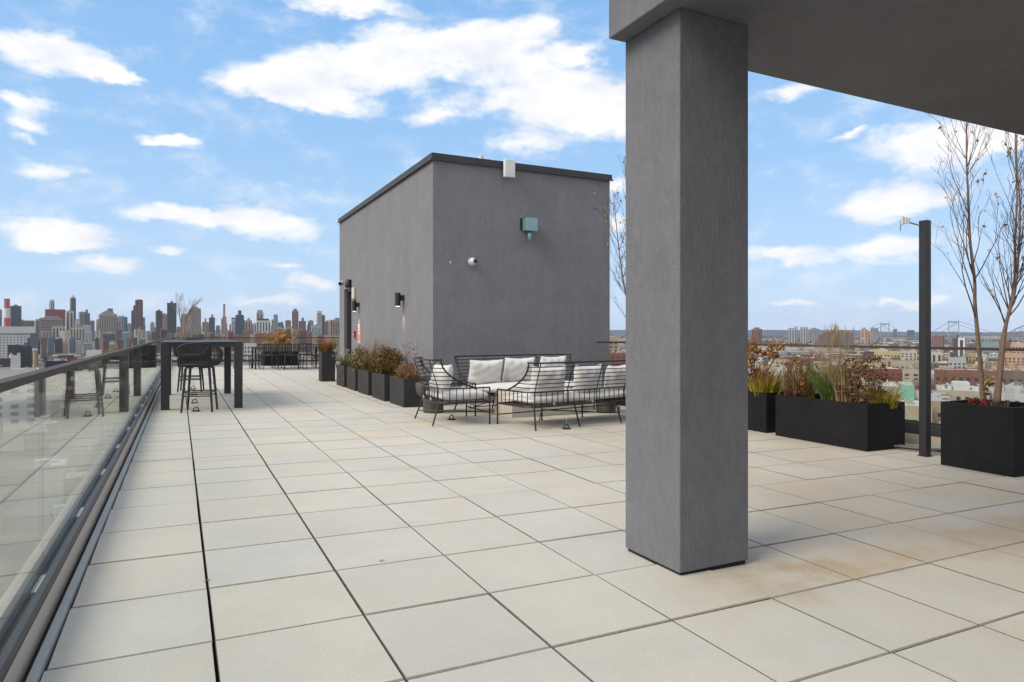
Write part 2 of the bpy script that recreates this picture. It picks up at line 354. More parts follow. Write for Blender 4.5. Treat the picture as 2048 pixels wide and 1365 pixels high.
def obj(name, me, parent=None, loc=None, rz=0):
    o = bpy.data.objects.new(name, me); COL.objects.link(o)
    if parent: o.parent = parent
    if loc is not None: o.location = loc
    if rz: o.rotation_euler.z = rz
    return o
def tag(o, label=None, cat=None, group=None, kind=None):
    if label: o['label'] = label
    if cat: o['category'] = cat
    if group: o['group'] = group
    if kind: o['kind'] = kind
    return o
def thing(name, label, cat, loc=(0, 0, 0), rz=0, group=None):
    o = bpy.data.objects.new(name, None); o.empty_display_size = .1; COL.objects.link(o)
    o.location = loc; o.rotation_euler.z = rz
    return tag(o, label, cat, group)
def bevel(o, w=.006, seg=2):
    m = o.modifiers.new('edge', 'BEVEL'); m.width = w; m.segments = seg; m.limit_method = 'ANGLE'; return o
def dup_tree(src, loc, rz, label=None, group=None):
    c = src.copy(); COL.objects.link(c); c.location = loc; c.rotation_euler.z = rz
    if label: c['label'] = label
    if group: c['group'] = group
    for ch in list(src.children):
        d = ch.copy(); COL.objects.link(d); d.parent = c
        for g in list(ch.children):
            e = g.copy(); COL.objects.link(e); e.parent = d
    return c
HAZE = 4e-5
# ================================================================== TERRACE
RX = lambda Y, c: c + .0092*Y                         # the left parapet runs half a degree off the paving
BX0, BX1, BY0, BY1, BTOP = 3.95, 7.63, 11.04, 18.57, 4.37   # stair bulkhead
RRX, FARY = 8.0, 25.7                                 # right and far parapets
deck = MB()
deck.hexa([(-.62, -4, -.5), (8.4, -4, -.5), (8.4, 26, -.5), (-.62, 26, -.5), (-.62, -4, zf(-.62, -4)-.06), (8.4, -4, zf(8.4, -4)-.06), (8.4, 26, zf(8.4, 26)-.06), (-.62, 26, zf(-.62, 26)-.06)])
terrace = tag(deck.build('terrace_floor', M['dark']), kind='structure')
def paver_mesh(wx, wy):
    b = MB(); h = .05; c = .006; cx = .0022; x, y = wx/2, wy/2
    p = [(-x, -y, -h), (x, -y, -h), (x, y, -h), (-x, y, -h), (-x, -y, -c), (x, -y, -c), (x, y, -c), (-x, y, -c), (-x+cx, -y+c, 0), (x-cx, -y+c, 0), (x-cx, y-c, 0), (-x+cx, y-c, 0)]
    f = [(0, 1, 5, 4), (1, 2, 6, 5), (2, 3, 7, 6), (3, 0, 4, 7), (4, 5, 9, 8), (5, 6, 10, 9), (6, 7, 11, 10), (7, 4, 8, 11), (8, 9, 10, 11)]
    return p, f
S = .61; GX, GY = .2069*S, 4.863*S
cells = []
for i in range(-1, 13):
    for j in range(-10, 38):
        x0, x1 = GX+i*S, GX+(i+1)*S; y0, y1 = GY+j*S, GY+(j+1)*S
        if i == -1: x0 = -.466+.0092*max((y0+y1)/2, 0)
        if x1 > RRX-.03: x1 = RRX-.03
        if y1 > FARY-.03: y1 = FARY-.03
        if x1-x0 < .08 or y1-y0 < .08: continue
        if x0 > BX0-.05 and x1 < BX1+.05 and y0 > BY0-.05 and y1 < BY1+.05: continue
        if y1 > BY0 and x0 > 7.4: continue
        cx, cy = (x0+x1)/2, (y0+y1)/2
        d = cx*SY+cy*CY; l = cx*CY-cy*SY
        vis = d > 1.9 and abs(l/d) < .95
        cells.append((d if vis else 900+abs(cy), cx, cy, x1-x0, y1-y0, i, j))
cells.sort()
meshes = {}
far = MB(); pr = random.Random(3)
for k, (d, cx, cy, wx, wy, i, j) in enumerate(cells):
    gap = .0056
    gl = .004 if i in (0, 1) else 0                    # the first two joints stand open
    lift = pr.gauss(0, .0011); tx, ty = pr.gauss(0, .0012), pr.gauss(0, .0012)
    ox, oy = pr.gauss(0, .0008)+gl/2, pr.gauss(0, .0008)
    if k < 298:
        key = (round(wx-gap-gl, 3), round(wy-gap, 3))
        if key not in meshes:
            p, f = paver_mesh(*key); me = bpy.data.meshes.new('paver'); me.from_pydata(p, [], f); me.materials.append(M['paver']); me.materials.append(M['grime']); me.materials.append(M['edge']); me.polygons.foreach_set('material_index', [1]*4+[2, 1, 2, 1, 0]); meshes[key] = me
        o = bpy.data.objects.new('paver', meshes[key]); COL.objects.link(o); o.parent = terrace
        o.location = (cx+ox, cy+oy, zf(cx, cy)+lift); o.rotation_euler = (FB+tx, -FA+ty, 0)
    else:
        p, f = paver_mesh(wx-gap, wy-gap); n = len(far.v)
        far.v += [(cx+a, cy+b, zf(cx+a, cy+b)+c+lift) for a, b, c in p]
        far.f += [tuple(n+q for q in g) for g in f]; far.m += [1]*4+[2, 1, 2, 1, 0]
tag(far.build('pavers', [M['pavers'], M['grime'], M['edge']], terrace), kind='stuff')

# the building under the terrace
tag(MB().box(-.60, 8.35, -12, 25.95, -42, -.505).build('building_below', M['stucco']), kind='structure')

# ---- glass parapets
def parapet(name, label, P0, P1, side, joints, rail_ext=0, sh_=.045):
    """P0 -> P1: inner foot line of the kerb; side: unit vector outwards"""
    P0, P1 = Vector((*P0, 0)), Vector((*P1, 0)); ax = (P1-P0); Ln = ax.length; ax.normalize(); sd_ = Vector((*side, 0))
    t = thing(name, label, 'railing', (P0.x, P0.y, zf(P0.x, P0.y)))
    base = t.location.copy()
    def prism(a0, a1, s0, s1, z0, z1, mb=None, rel=True):
        mb = mb or MB(); P = []
        for top in (0, 1):
            for a, s_ in ((a0, s0), (a1, s0), (a1, s1), (a0, s1)):
                q = P0+ax*a+sd_*s_; z = (z1 if top else z0)+(zf(q.x, q.y) if rel else 0)
                P.append((q.x-base.x, q.y-base.y, z-base.z))
        # keep the ring counter-clockwise
        if ax.cross(sd_).z < 0: P = [P[k] for k in (3, 2, 1, 0, 7, 6, 5, 4)]
        return mb.hexa(P)
    prism(0, Ln, .0, .16, -.055, .127).build('kerb', M['kerb'], t)
    prism(0, Ln, -.004, -.0005, .121, .1265).build('drip_edge', M['dark'], t)
    prism(0, Ln, -.060, -.028, -.05, .022).build('edge_angle', M['angle'], t)
    prism(0, Ln, -.0275, -.0005, -.05, -.012).build('shadow_gap', M['dark'], t)  # near-black strip, the shade between kerb and angle put into its colour
    zb = .1275; sh = prism(0, Ln, -.004, .022, zb, zb+sh_); prism(0, Ln, .056, .085, zb, zb+sh_*1.2, sh); prism(0, Ln, .022, .056, zb, zb+.012, sh)
    sh.build('base_shoe', M['shoe'], t)
    a = .15
    while a < Ln-.4:                                   # setting blocks seen in the slot of the shoe
        prism(a, a+.22, .0225, .0325, zb+.0125, zb+sh_*.85).build('wedge', M['angle'], t); a += 1.24
    ZR = 1.06
    js = [0]+list(joints)+[Ln]
    for a0, a1 in zip(js[:-1], js[1:]):
        prism(a0+.006, a1-.006, .033, .046, .172, ZR-.004).build('glass_panel', M['glass'], t) if False else \
        _panel(t, P0, ax, sd_, a0+.006, a1-.006, ZR, base)
    rl = MB()
    q0, q1 = P0-ax*rail_ext+sd_*.012, P1+ax*rail_ext+sd_*.012; q2, q3 = P1+ax*rail_ext+sd_*.068, P0-ax*rail_ext+sd_*.068
    ring = [q0, q1, q2, q3]
    if ax.cross(sd_).z < 0: ring = ring[::-1]
    rl.hexa([(q.x-base.x, q.y-base.y, ZR-base.z) for q in ring]+[(q.x-base.x, q.y-base.y, ZR+.032-base.z) for q in ring])
    bevel(rl.build('top_rail', M['rail'], t), .004)
    return t
def _panel(t, P0, ax, sd_, a0, a1, zr, base):
    P = []
    ring = [(a0, .033), (a1, .033), (a1, .045), (a0, .045)]
    if ax.cross(sd_).z < 0: ring = ring[::-1]
    for top in (0, 1):
        for a, s_ in ring:
            q = P0+ax*a+sd_*s_; z = zr-.001 if top else zf(q.x, q.y)+.1400
            P.append((q.x-base.x, q.y-base.y, z-base.z))
    return MB().hexa(P).build('glass_panel', M['glass'], t)
def joint_at(xs, c):                                   # distances along the left parapet of joints seen at photo columns xs
    out = []
    for x in xs:
        u = (x-1024)/F; gx = SY+u*CY; gy = CY-u*SY; d = c/(gx-.0092*gy); out.append(d*gy+3)
    return out
jl = joint_at([88, 205], -.56)
step = (jl[1]-jl[0])
jl = [jl[0]-step] + jl + [jl[1]+step*k for k in range(1, 9)]
jl = [a for a in jl if .3 < a < 28.2]
n = Vector((.0092, 1)).normalized()
parapet('glass_railing', 'long frameless glass railing with bronze top rail running beside the bar table', (RX(-3, -.53), -3), (RX(FARY, -.53), FARY), (-n.y, n.x), jl)
parapet('glass_railing', 'far glass railing behind the black dining table in front of the towers', (-.2, FARY), (8.0, FARY), (0, 1), [1.5*k for k in range(1, 6)])
parapet('glass_railing', 'glass railing with thin dark top rail behind the long planter of grasses', (RRX, 10.62), (RRX, -3), (1, 0), [2.0, 3.55, 5.1, 6.62, 8.15, 9.7, 11.2], sh_=.12)
parapet('glass_railing', 'short glass railing end standing before the right corner of the stair bulkhead', (7.08, 10.62), (8.0, 10.62), (0, 1), [])

# ---- stair bulkhead
bk = thing('stair_bulkhead', 'tall windowless grey stucco stair bulkhead with dark roof edge', 'bulkhead', (BX0, BY0, zf(BX0, BY0)))
def loc(o, p): return (p[0]-o.location.x, p[1]-o.location.y, p[2]-o.location.z)
z0 = bk.location.z
DY0, DY1 = on_x(703, 600, BX0).y, on_x(688.5, 600, BX0).y      # door opening in the left wall
DZ = on_x(700, 577, BX0).z
w = MB()
def bb(x0, x1, y0, y1, za, zb, m=w): m.box(x0-BX0, x1-BX0, y0-BY0, y1-BY0, za-z0, zb-z0)
bb(BX0, BX1, BY0, BY1, -.2, -.1)
bb(BX0, BX1, BY0, BY0+.25, -.1, BTOP-.1)                        # right-hand wall with the lamps
bb(BX0, BX0+.25, BY0+.25, DY0, -.1, BTOP-.1)
bb(BX0, BX0+.25, DY1, BY1, -.1, BTOP-.1)
bb(BX0, BX0+.25, DY0, DY1, DZ, BTOP-.1)
bb(BX1-.25, BX1, BY0+.25, BY1, -.1, BTOP-.1)
bb(BX0+.25, BX1-.25, BY1-.25, BY1, -.1, BTOP-.1)
w.build('wall', M['stucco'], bk)
rf = MB(); bb(BX0+.2, BX1-.2, BY0+.2, BY1-.2, BTOP-.3, BTOP-.12, rf); rf.build('roof', M['flash'], bk)
cp = MB()
for a in ((BX0-.035, BX1+.035, BY0-.035, BY0+.27), (BX0-.035, BX1+.035, BY1-.27, BY1+.035), (BX0-.035, BX0+.27, BY0+.27, BY1-.27), (BX1-.27, BX1+.035, BY0+.27, BY1-.27)):
    bb(*a, BTOP-.105, BTOP+.0, cp)
bevel(cp.build('coping', M['flash'], bk), .006)
cp = MB()
for a in ((BX0-.05, BX1+.05, BY0-.05, BY0-.036), (BX0-.05, BX0-.036, BY0-.036, BY1)): bb(*a, BTOP-.125, BTOP-.095, cp)
cp.build('drip_edge', M['flash'], bk)
dr = MB(); bb(BX0+.16, BX0+.2, DY0+.06, DY1-.06, -.05, DZ-.06, dr); door = dr.build('door', mat('dark_door', (.02, .018, .017), .4), bk)
h = MB(); h.tube([(BX0+.13-BX0, DY0+.2-BY0, 1.05-z0), (BX0+.13-BX0, DY0+.2-BY0, 1.3-z0)], .012); h.build('handle', M['steel'], door)
h = MB().tube([(BX0+.15-BX0, (DY0+DY1)/2-.1-BY0, 2.2-z0), (BX0+.158-BX0, (DY0+DY1)/2-.1-BY0, 2.2-z0)], .03, 10); h.build('door_viewer', M['steel'], door)
fr = MB()
for (a, b2, c, d) in ((DY0+.002, DY0+.06, -.05, DZ-.002), (DY1-.06, DY1-.002, -.05, DZ-.002), (DY0+.06, DY1-.06, DZ-.06, DZ-.002)): bb(BX0+.06, BX0+.2, a, b2, c, d, fr)
fr.build('door_frame', mat('door_frame_grey', (.07, .07, .072), .5), bk)
th = MB(); bb(BX0-.02, BX0+.06, DY0, DY1, -.1, .12, th); th.build('threshold', M['kerb'], bk)

# fixtures on the bulkhead
def wall_lamp(xp, yt, yb, label):
    p0, p1 = on_x(xp, yt, BX0-.12), on_x(xp, yb, BX0-.12); H = p0.z-p1.z
    t = thing('wall_lamp', label, 'wall lamp', (BX0, p1.y, p1.z), group='cylinder wall lamps on the bulkhead')
    b = MB().lathe([(.055, 0), (.055, H)], (-.12, 0, 0), 16); b.build('shade', M['black'], t, True).modifiers.new('e', 'EDGE_SPLIT')
    MB().lathe([(.044, -.002), (.044, .0)], (-.12, 0, 0), 12).build('lens', LAMPLENS, t)
    MB().box(-.072, 0, -.05, .05, H*.42, H*.82).build('bracket', M['black'], t)
    l = bpy.data.lights.new('lamp_glow', 'SPOT'); l.energy = 5.5; l.spot_size = rad(38); l.spot_blend = .9; l.color = (1, .78, .58); l.shadow_soft_size = .02
    lo = bpy.data.objects.new('lamp_glow', l); COL.objects.link(lo); lo.parent = t; lo.location = (-.11, 0, -.01)
    lo.rotation_euler = Vector((-.30, 0, 1)).to_track_quat('Z', 'Y').to_euler()
    return t
LAMPLENS = bpy.data.materials.new('lamp_lens'); LAMPLENS.use_nodes = True
_b = LAMPLENS.node_tree.nodes['Principled BSDF']; _b.inputs['Emission Color'].default_value = (1, .8, .6, 1); _b.inputs['Emission Strength'].default_value = 2.5
wall_lamp(795.5, 586, 613, 'black cylinder wall lamp alone in the middle of the long stucco wall')
wall_lamp(708.6, 602, 623, 'black cylinder wall lamp beside the door, above the red sign')
p = on_x(694, 566, BX0-.1)
t = thing('door_lamp', 'black half-round lamp mounted over the bulkhead door', 'wall lamp', (BX0, p.y, p.z-.12))
MB().lathe([(.07, 0), (.08, .03), (.078, .15), (.05, .2), (.01, .21)], (-.07, 0, 0), 16).build('shade', M['black'], t, True)
MB().box(-.02, 0, -.08, .08, -.03, .2).build('back_plate', M['black'], t)
p = on_x(683, 568.5, BX0-.15)
t = thing('security_camera', 'small white bullet camera on a bracket beyond the door', 'camera', (BX0, p.y, p.z))
MB().tube([(0, 0, .02), (-.1, 0, .02)], .02, 8).build('bracket', M['white'], t)
b = MB().tube([(-.10, .12, .03), (-.22, -.16, .0)], .062, 12); b.build('housing', M['white'], t, True)
MB().tube([(-.221, -.162, .0), (-.225, -.172, -.001)], .045, 12).build('lens', M['lens'], t)
p = on_x(707.5, 587, BX0-.03)
t = tag(MB().box(-.06, 0, -.11, .11, -.14, .14).build('intercom_box', M['beige'], None, loc=(BX0, p.y, p.z)), 'narrow beige box fixed to the wall right of the door top', 'box'); bevel(t, .01)
p = on_x(708.6, 669, BX0-.03)
t = thing('fire_alarm', 'red fire alarm pull box on the wall beside the door', 'fire alarm', (BX0, p.y, p.z))
bevel(MB().box(-.05, 0, -.06, .06, -.085, .085).build('box', M['red'], t), .008)
MB().box(-.062, -.051, -.035, .035, -.02, .01).build('pull_bar', M['white'], t)
p = on_x(717.5, 668, BX0-.02)
t = thing('wall_sign', 'tall narrow red warning sign on the stucco above the grass planters', 'sign', (BX0, p.y, p.z))
MB().box(-.012, 0, -.15, .15, -.24, .24).build('panel', M['signred'], t)
pw = MB()
for zz in (.17, .09, .01): pw.box(-.016, -.0125, -.05, .05, zz-.028, zz+.028)
pw.box(-.016, -.0125, -.12, .12, .215, .23); pw.box(-.016, -.0125, -.12, .12, -.205, -.19)
pw.build('lettering', M['white'], t)
# right-hand wall
p = on_y(1062, 450, BY0-.14)
t = thing('junction_box', 'galvanised metal box lamp with short pipe high on the bulkhead wall', 'box lamp', (p.x, BY0, p.z))
bevel(MB().box(-.11, .11, -.17, -.012, -.105, .115).build('box', M['galv'], t), .008)
MB().box(-.118, .118, -.18, -.171, -.113, .123).build('cover', M['galv'], t)
MB().box(-.15, .12, -.012, 0, -.09, .13).build('back_plate', M['dark'], t)
MB().lathe([(.036, -.29), (.036, -.11)], (.0, -.09, 0), 12).build('pipe', M['galv'], t, True)
p = on_y(946.5, 523.5, BY0-.06)
t = thing('security_camera', 'round white dome camera on the bulkhead wall', 'camera', (p.x, BY0, p.z))
MB().tube([(0, 0, 0), (0, -.03, 0)], .075, 20).build('base', M['white'], t, False)
b = MB()
pts = [(0, -.03-.075*math.sin(a), 0) for a in [k*math.pi/14 for k in range(8)]]; b.tube(pts, [max(.066*math.cos(k*math.pi/14), .004) for k in range(8)], 18); b.build('dome', M['white'], t, True)
b = MB().tube([(.018, -.085, .005), (.022, -.115, .004)], .036, 14); b.build('lens', M['lens'], t)
p = on_y(900.5, 525, BY0)
tag(MB().tube([(0, 0, 0), (0, -.006, 0)], .022, 12).build('wall_plug', M['beige'], None, loc=p), 'tiny pale filled hole in the stucco left of the dome camera', 'wall plug')
a, b2 = on_y(1008, 318, BY0-.12), on_y(1029, 357, BY0-.12)
t = thing('antenna_panel', 'white flat antenna box clamped over the bulkhead roof edge', 'antenna', (a.x, BY0-.06, b2.z))
bevel(MB().box(0, b2.x-a.x, -.1, -.02, 0, a.z-b2.z).build('housing', M['white'], t), .015)
MB().box(.06, .12, -.02, .35, a.z-b2.z-.04, a.z-b2.z-.0).build('bracket', M['galv'], t)
p = on_y(968, 318, BY0+.6)
t = thing('roof_unit', 'pale metal equipment cabinet on top of the bulkhead', 'equipment', (p.x, BY0+.6, BTOP-.12))
MB().box(-.09, -.02, -.05, .05, 0, .34).build('dish', M['white'], t); MB().box(-.02, .17, -.08, .12, 0, .25).build('cabinet', M['beige'], t)
MB().tube([(.1, .0, .25), (.1, .0, .30)], .03, 8).build('cap', M['beige'], t)
p = on_y(994, 318, BY0+.5)
t = thing('roof_valves', 'dark bundle of pipe fittings on the bulkhead roof beside the antenna', 'pipes', (p.x, BY0+.5, BTOP-.12))
for k in range(4):
    MB().tube([(-.07+.05*k, .02*k, 0), (-.07+.05*k, .02*k, .19+.03*(k % 2)), (.0+.05*k, -.03, .22+.03*(k % 2))], .018, 6).build('pipe', M['black'], t)
MB().tube([(.06, 0, .2), (.26, .05, .17)], .008, 5).build('rod', M['black'], t)

# ---- canopy and pillar
PX0, PX1, PY0, PY1, SOF = 2.345, 2.83, 2.757, 3.235, 2.957
zp = zf(2.4, 2.8)
t = thing('pillar', 'square grey stucco pillar carrying the canopy corner in the foreground', 'pillar', (PX0, PY0, zp))
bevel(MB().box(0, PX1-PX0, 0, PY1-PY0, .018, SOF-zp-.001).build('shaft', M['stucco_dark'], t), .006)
MB().box(.012, PX1-PX0-.012, .012, PY1-PY0-.012, -.06, .018).build('base', M['dark'], t)
t = thing('canopy', 'dark stucco canopy slab overhanging the pillar and terrace corner', 'canopy', (2.232, 3.243, SOF))
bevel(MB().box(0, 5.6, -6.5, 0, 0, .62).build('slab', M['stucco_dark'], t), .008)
MB().box(-.03, 5.63, -6.53, .03, .621, .70).build('coping', M['flash'], t)
# the wall that carries the canopy behind the camera's right shoulder
t = thing('rear_wall', 'grey stucco wall carrying the canopy behind the terrace corner', 'wall', (7.0, -3.2, zf(7, -3)))
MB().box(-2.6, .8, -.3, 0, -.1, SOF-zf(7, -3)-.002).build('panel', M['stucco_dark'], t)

# ---- black post with wind sensor
P = Vector((7.240, 4.538, zf(7.24, 4.54)))
t = thing('steel_post', 'tall black steel post standing between the long planter and tree planter', 'post', P)
bevel(MB().cbox((0, 0, 1.28), .085, .085, 2.54).build('shaft', M['black'], t), .006)
MB().cbox((0, 0, .008), .10, .10, .010).build('base_plate', M['black'], t)
s = thing('wind_sensor', 'small grey weather sensor on an arm at the top of the black post', 'sensor', (P.x-.05, P.y+.03, P.z+2.53))
_ax = Vector((-CY, SY, 0))
MB().tube([(0, 0, -.03), _ax*.11+Vector((0, 0, .0))], .009, 6).build('arm', M['galv'], s)
for k, (o_, hh) in enumerate(((.12, .05), (.15, .07), (.185, .085))):
    MB().lathe([(.018, -hh/2+.02), (.018, hh/2+.02)], tuple(_ax*o_), 10).build('cup', M['white'], s, False)
MB().tube([_ax*.2+Vector((0, 0, .03)), _ax*.205+Vector((0, 0, -.09))], .007, 6).build('probe', M['galv'], s)
b = MB()
for dx, dy, ln in ((-.4, .3, .75), (-.35, .42, .9)): b.tube([(dx, dy, .04), (dx+.25, dy-.9*ln, .04)], .018, 6)
tag(b.build('conduit', M['black'], None, loc=(7.75, 4.7, zf(7.7, 4.7))), 'black conduit pipes lying on the floor at the foot of the black post', 'conduit')

# ================================================================== PLANTERS
def planter(x0, x1, y0, y1, hgt, label, group, m='planter', rz=0):
    cx, cy = (x0+x1)/2, (y0+y1)/2; a, b = (x1-x0)/2, (y1-y0)/2
    t = thing('planter', label, 'planter', (cx, cy, zf(cx, cy)), rz, group)
    T = .028; s = MB()
    s.box(-a, a, -b, b, .0, .06)
    s.box(-a, a, -b, -b+T, .06, hgt); s.box(-a, a, b-T, b, .06, hgt); s.box(-a, -a+T, -b+T, b-T, .06, hgt); s.box(a-T, a, -b+T, b-T, .06, hgt)
    s.build('tub', M[m], t)
    g = MB(); nx, ny = 8, 8; rr = random.Random(int(cx*100+cy*10)); hz = [[hgt-.07+rr.uniform(-.012, .02) for _ in range(ny+1)] for _ in range(nx+1)]
    for i in range(nx):
        for j in range(ny):
            f = lambda p, q: (-a+T+(2*a-2*T)*p/nx, -b+T+(2*b-2*T)*q/ny, hz[p][q])
            g.quad(f(i, j), f(i+1, j), f(i+1, j+1), f(i, j+1))
    g.build('soil', M['soil'], t)
    return t
GP = 'low dark planters along the bulkhead wall'
planter(3.33, 3.78, 15.18, 15.98, .48, 'low dark planter with white-flecked green grass, next to the tall narrow planter', GP, 'planter_grey')
planter(3.34, 3.79, 14.16, 14.95, .48, 'low dark planter with olive leaves, second after the tall narrow one', GP, 'planter_grey')
planter(3.34, 3.79, 13.07, 13.93, .48, 'low dark planter with leaning tan grass, middle of the wall row', GP, 'planter_grey')
planter(3.34, 3.79, 11.92, 12.80, .48, 'low dark planter holding the round burgundy shrub', GP, 'planter_grey')
planter(3.37, 3.84, 10.86, 11.68, .48, 'low dark planter of dry brown perennials nearest the lounge chair', GP, 'planter_grey')
planter(3.19, 3.52, 17.05, 17.45, .74, 'tall narrow dark planter with brown grass beyond the row', 'tall planter', 'planter_grey')
GR = 'charcoal planters in front of the right glass railing'
planter(6.93, 7.58, 6.44, 7.75, .53, 'charcoal planter with hydrangeas half hidden by the pillar', GR)
planter(6.89, 7.55, 4.965, 6.255, .53, 'long charcoal planter full of tall grasses left of the black post', GR)
planter(6.90, 7.55, 3.50, 4.165, .645, 'square charcoal planter holding birch trees right of the black post', GR)
planter(7.1, 7.75, 9.35, 10.2, .6, 'charcoal planter with a birch mostly hidden behind the pillar', GR)
planter(2.66, 3.85, 25.02, 25.55, .5, 'dark planter with golden hydrangeas behind the dining table', 'far planters')
planter(-.02, 1.0, 24.6, 25.3, .72, 'black planter with the pale bare tree beyond the bar table', 'far planters')

# ---- a few fallen leaves on the paving
for (x, y, lb) in ((763, 1123, 'tiny brown fallen leaf lying on a paver in mid terrace'), (414, 1163, 'tiny brown leaf caught in the open joint at the left'), (1428, 1005, 'dry curled leaf on the paving behind the pillar')):
    P = pfl(x, y); b = MB(); q = .016
    for k in range(4): b.quad((-q+q*.5*k, -q*.35*math.sin(math.pi*(k+.4)/4.8), .004+.004*(k % 2)), (-q+q*.5*(k+1), -q*.35*math.sin(math.pi*(k+1.4)/5.2), .004+.004*((k+1) % 2)), (-q+q*.5*(k+1), q*.4*math.sin(math.pi*(k+1.4)/5.2), .006), (-q+q*.5*k, q*.4*math.sin(math.pi*(k+.4)/4.8), .006))
    tag(b.build('fallen_leaf', M['bark'], None, loc=P), lb, 'leaf')
# ================================================================== FURNITURE
# ---- bar table
TB = Vector((.345, 13.02, 0)); TB.z = zf(TB.x, TB.y)
t = thing('bar_table', 'tall charcoal parsons bar table with square legs beside the glass railing', 'bar table', TB)
HW, HD, HT = .585, 1.39, 1.05
bevel(MB().box(-HW, HW, -HD, HD, HT-.018, HT).build('tabletop', M['table'], t), .004)
for sx in (-1, 1):
    for sy in (-1, 1):
        x, y = sx*(HW-.06), sy*(HD-.06)
        bevel(MB().box(x-.06, x+.06, y-.06, y+.06, zf(TB.x+x, TB.y+y)-TB.z, HT-.0185).build('leg', M['table'], t), .004)
MB().box(-HW+.121, HW-.121, -HD+.012, -HD+.04, HT-.085, HT-.019).build('apron', M['table'], t)
MB().box(-HW+.121, HW-.121, HD-.04, HD-.012, HT-.085, HT-.019).build('apron', M['table'], t)
for sx in (-1, 1):
    x = sx*(HW-.026); MB().box(x-.014, x+.014, -HD+.121, HD-.121, HT-.085, HT-.019).build('apron', M['table'], t)

# ---- rope bar stools (front of the seat towards +y)
def stool(name, label, P, rz):
    t = thing(name, label, 'bar stool', P, rz, 'rope bar stools')
    for sx in (-1, 1):
        for sy in (-1, 1):
            MB().tube([(sx*.165, sy*.15, .665), (sx*.215, sy*.20, .0)], [.021, .015], 8).build('leg', M['table'], t)
    def at(z): k = (.665-z)/.665; return .165+.05*k, .15+.05*k
    for z, sides in ((.245, 'fb'), (.305, 'fb'), (.30, 'lr')):
        x, y = at(z)
        if 'f' in sides:
            for s in (1, -1): MB().tube([(-x, s*y, z), (x, s*y, z)], .010, 6).build('footrest', M['table'], t)
        if 'l' in sides:
            for s in (1, -1): MB().tube([(s*x, -y, z), (s*x, y, z)], .010, 6).build('footrest', M['table'], t)
    MB().box(-.17, .17, -.155, .155, .662, .69).build('seat_frame', M['table'], t)
    sb = MB(); sb.lathe([(.20, .690), (.245, .70), (.25, .735), (.20, .752)], (0, .02, 0), 24); sb.build('seat', M['rope'], t, True)
    def rim(a):                                        # a from -pi*1.12 .. around the back
        k = max(0, math.cos(a)); side = abs(math.sin(a))
        rx, ry = .315, .28
        z = .80+.245*max(0, (math.cos(a)+.45)/1.45)**.8
        return Vector((rx*math.sin(a), -ry*math.cos(a)+.03, z))
    def foot(a): return Vector((.255*math.sin(a), -.225*math.cos(a)+.02, .712))
    A = [math.radians(-122+244*k/40) for k in range(41)]
    MB().tube([foot(A[0])]+[rim(a) for a in A]+[foot(A[-1])], .016, 7).build('back_frame', M['rope'], t, True)
    MB().tube([foot(a) for a in A], .014, 6).build('lower_ring', M['rope'], t, True)
    for k in range(47):
        a = math.radians(-118+236*k/46); p, q = foot(a), rim(a); mid = (p+q)/2+Vector((math.sin(a)*.022, -math.cos(a)*.022, -.02))
        MB().tube([p, mid, q], .0078, 5, False).build('cord', M['rope'], t)
    MB().box(-.03, .03, -.268, -.258, .672, .684).build('care_tag', M['white'], t)
    return t
P = Vector((.295, 11.36, 0)); P.z = zf(P.x, P.y)
st = stool('bar_stool', 'black rope bar stool drawn up at the near end of the bar table', P, rad(-13))
P = Vector((.23, 15.0, 0)); P.z = zf(P.x, P.y)
dup_tree(st, P, rad(172), 'black rope bar stool at the far end of the bar table, seen under it')

# ---- cable anchors standing on the paving
def anchor(P, rz, label, wire=True):
    t = thing('cable_anchor', label, 'anchor', P, rz, 'black cable anchors bolted to the paving')
    MB().lathe([(.062, 0), (.062, .008), (.05, .014)], (0, 0, 0), 16).build('plate', M['rod'], t)
    MB().tube([Vector((.036*math.cos(a), 0, .012+.055*math.sin(a))) for a in [k*math.pi/10 for k in range(11)]], .0075, 6).build('ring', M['rod'], t, True)
    if wire:
        w = [Vector((.01*math.sin(k), .012*k, .06+.055*k-.004*k*k)) for k in range(6)]
        MB().tube(w, .0022, 4).build('wire', M['steel'], t); MB().tube([(v.x+.03*(1-i/5), -v.y*.6, v.z*.9) for i, v in enumerate(w)], .0018, 4).build('wire', M['steel'], t)
for (x, y, lb) in ((392, 823, 'black ring anchor on the floor just behind the near bar stool'), (389, 807, 'black ring anchor under the near part of the bar table'),
                   (388, 790.5, 'black ring anchor under the middle of the bar table'), (386, 779, 'black ring anchor farthest under the bar table'),
                   (903, 840, 'black ring anchor with loose wire beneath the wire armchair'), (1133, 858.5, 'black ring anchor with loose wire behind the front sofa'),
                   (944, 817, 'black ring anchor on the floor under the sofa against the wall')):
    anchor(pfl(x, y), 0.1, lb)

